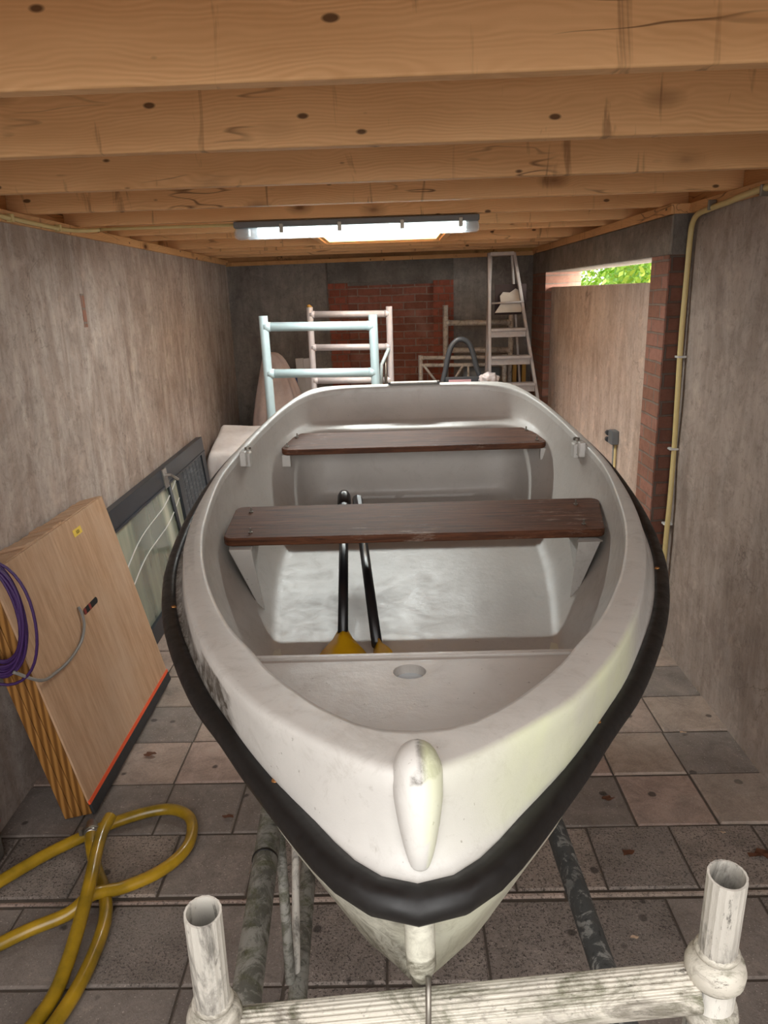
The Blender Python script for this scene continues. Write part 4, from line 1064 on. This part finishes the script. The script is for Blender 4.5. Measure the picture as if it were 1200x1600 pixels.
leaf(-.76, 2.20, .010, M['leaf_tan'], 'pale pinkish chip of leaf on slab beside the hose loop', seed=4)
leaf(.53, 1.70, .014, M['leaf_tan'], 'grey pale leaf on slab between the hull and right post', seed=5)
leaf(.665, 1.74, .009, M['leaf_tan'], 'tiny pale leaf toward the right post', seed=6)
leaf(.56, 1.84, .008, M['leaf_tan'], 'tiny tan leaf behind the right scaffold tube', seed=7)
leaf(1.11, 2.17, .008, M['leaf_tan'], 'orange tan crumb beside the dark crumpled leaf', seed=8)
leaf(-1.08, 2.70, .022, M['leaf_brown'], 'dark dry leaf clump at the foot of the plywood box', seed=9)
leaf(-.86, 2.98, .012, M['leaf_brown'], 'small leaf on slab between plywood box and boat', seed=10)
leaf(.75, 2.08, .018, M['leaf_brown'], 'flat brown leaf on the rough slabs at right', seed=11)
leaf(1.20, 2.78, .012, M['leaf_tan'], 'pale crumbs at the foot of the right wall', seed=12)

# ------------------------------------------------------------------ hedge outside
rg = random.Random(11); v = []; f = []; cl = []
for k in range(9000):
    x = 2.2+rg.random()**1.6*.7; y_ = rg.uniform(3.2, 10.5); z_ = rg.uniform(1.3, 3.2)
    s = rg.uniform(.025, .055); ax_ = Vector((rg.gauss(0, 1), rg.gauss(0, 1), rg.gauss(0, 1)+.5)).normalized(); t1 = ax_.orthogonal().normalized(); t2 = ax_.cross(t1)
    p = Vector((x, y_, z_)); n_ = len(v)
    v += [p-t1*s, p+t2*s*.45, p+t1*s, p-t2*s*.45]; f.append((n_, n_+1, n_+2, n_+3)); cl.append(rg.random())
me = bpy.data.meshes.new('hedge'); me.from_pydata([tuple(q) for q in v], [], f); me.update()
ca = me.attributes.new('leafc', 'FLOAT', 'FACE')
for i, c_ in enumerate(cl): ca.data[i].value = c_
hg = finish('hedge', me, M['leaf'], None); tag(hg, 'bright green leafy hedge outside, seen through the high slot opening', 'hedge')
MB().box(2.95, 3.1, 3.0, 10.8, -.1, 3.0).build('hedge_core', plain('hedge core', srgb('#6f9c34'), .9, var=.4, scale=8), hg)

# ------------------------------------------------------------------ light
wd = bpy.data.worlds.new('w'); bpy.context.scene.world = wd; wd.use_nodes = True
bg = wd.node_tree.nodes['Background']; bg.inputs['Color'].default_value = (1, .99, .985, 1); bg.inputs['Strength'].default_value = 2.35
def area(name, loc, rot, sx, sy, power, col=(1, 1, 1)):
    l = bpy.data.lights.new(name, 'AREA'); l.shape = 'RECTANGLE'; l.size = sx; l.size_y = sy; l.energy = power; l.color = col
    o = bpy.data.objects.new(name, l); C.objects.link(o); o.location = loc; o.rotation_euler = rot; return o
area('sky_through_skylight', (-.06, 5.25, 2.9), (0, 0, 0), .9, .9, 110, (1, .99, .96))
area('daylight_at_entrance', (0, -1.6, 1.9), (R(80), 0, 0), 2.8, 2.2, 26, (1, .97, .94))
area('strip_light_glow', (-.165, 3.81, 2.12), (0, 0, 0), 1.1, .05, 22, (.95, 1, .97))
area('daylight_at_slot', (1.75, 5.2, 2.1), (0, R(75), 0), .5, 2.6, 75, (1, 1, .95))

# ------------------------------------------------------------------ camera
cam = bpy.data.cameras.new('camera'); co = bpy.data.objects.new('camera', cam); C.objects.link(co)
cam.sensor_fit = 'VERTICAL'; cam.sensor_height = 36; cam.sensor_width = 27; cam.lens = 1150/1600*36; cam.clip_start = .02
p, r, yw = R(16.45), R(1.83), R(1.15)
fwd = Vector((0, math.cos(p), -math.sin(p))); up = Vector((0, math.sin(p), math.cos(p))); rt = Vector((1, 0, 0))
rt2 = rt*math.cos(r)-up*math.sin(r); up2 = up*math.cos(r)+rt*math.sin(r)
Z = Matrix.Rotation(yw, 3, 'Z'); rt2, up2, fwd = Z @ rt2, Z @ up2, Z @ fwd
co.matrix_world = Matrix(((rt2.x, up2.x, -fwd.x, 0), (rt2.y, up2.y, -fwd.y, 0), (rt2.z, up2.z, -fwd.z, 1.85), (0, 0, 0, 1)))
sc = bpy.context.scene; sc.camera = co
sc.view_settings.view_transform = 'Standard'; sc.view_settings.exposure = 0.36
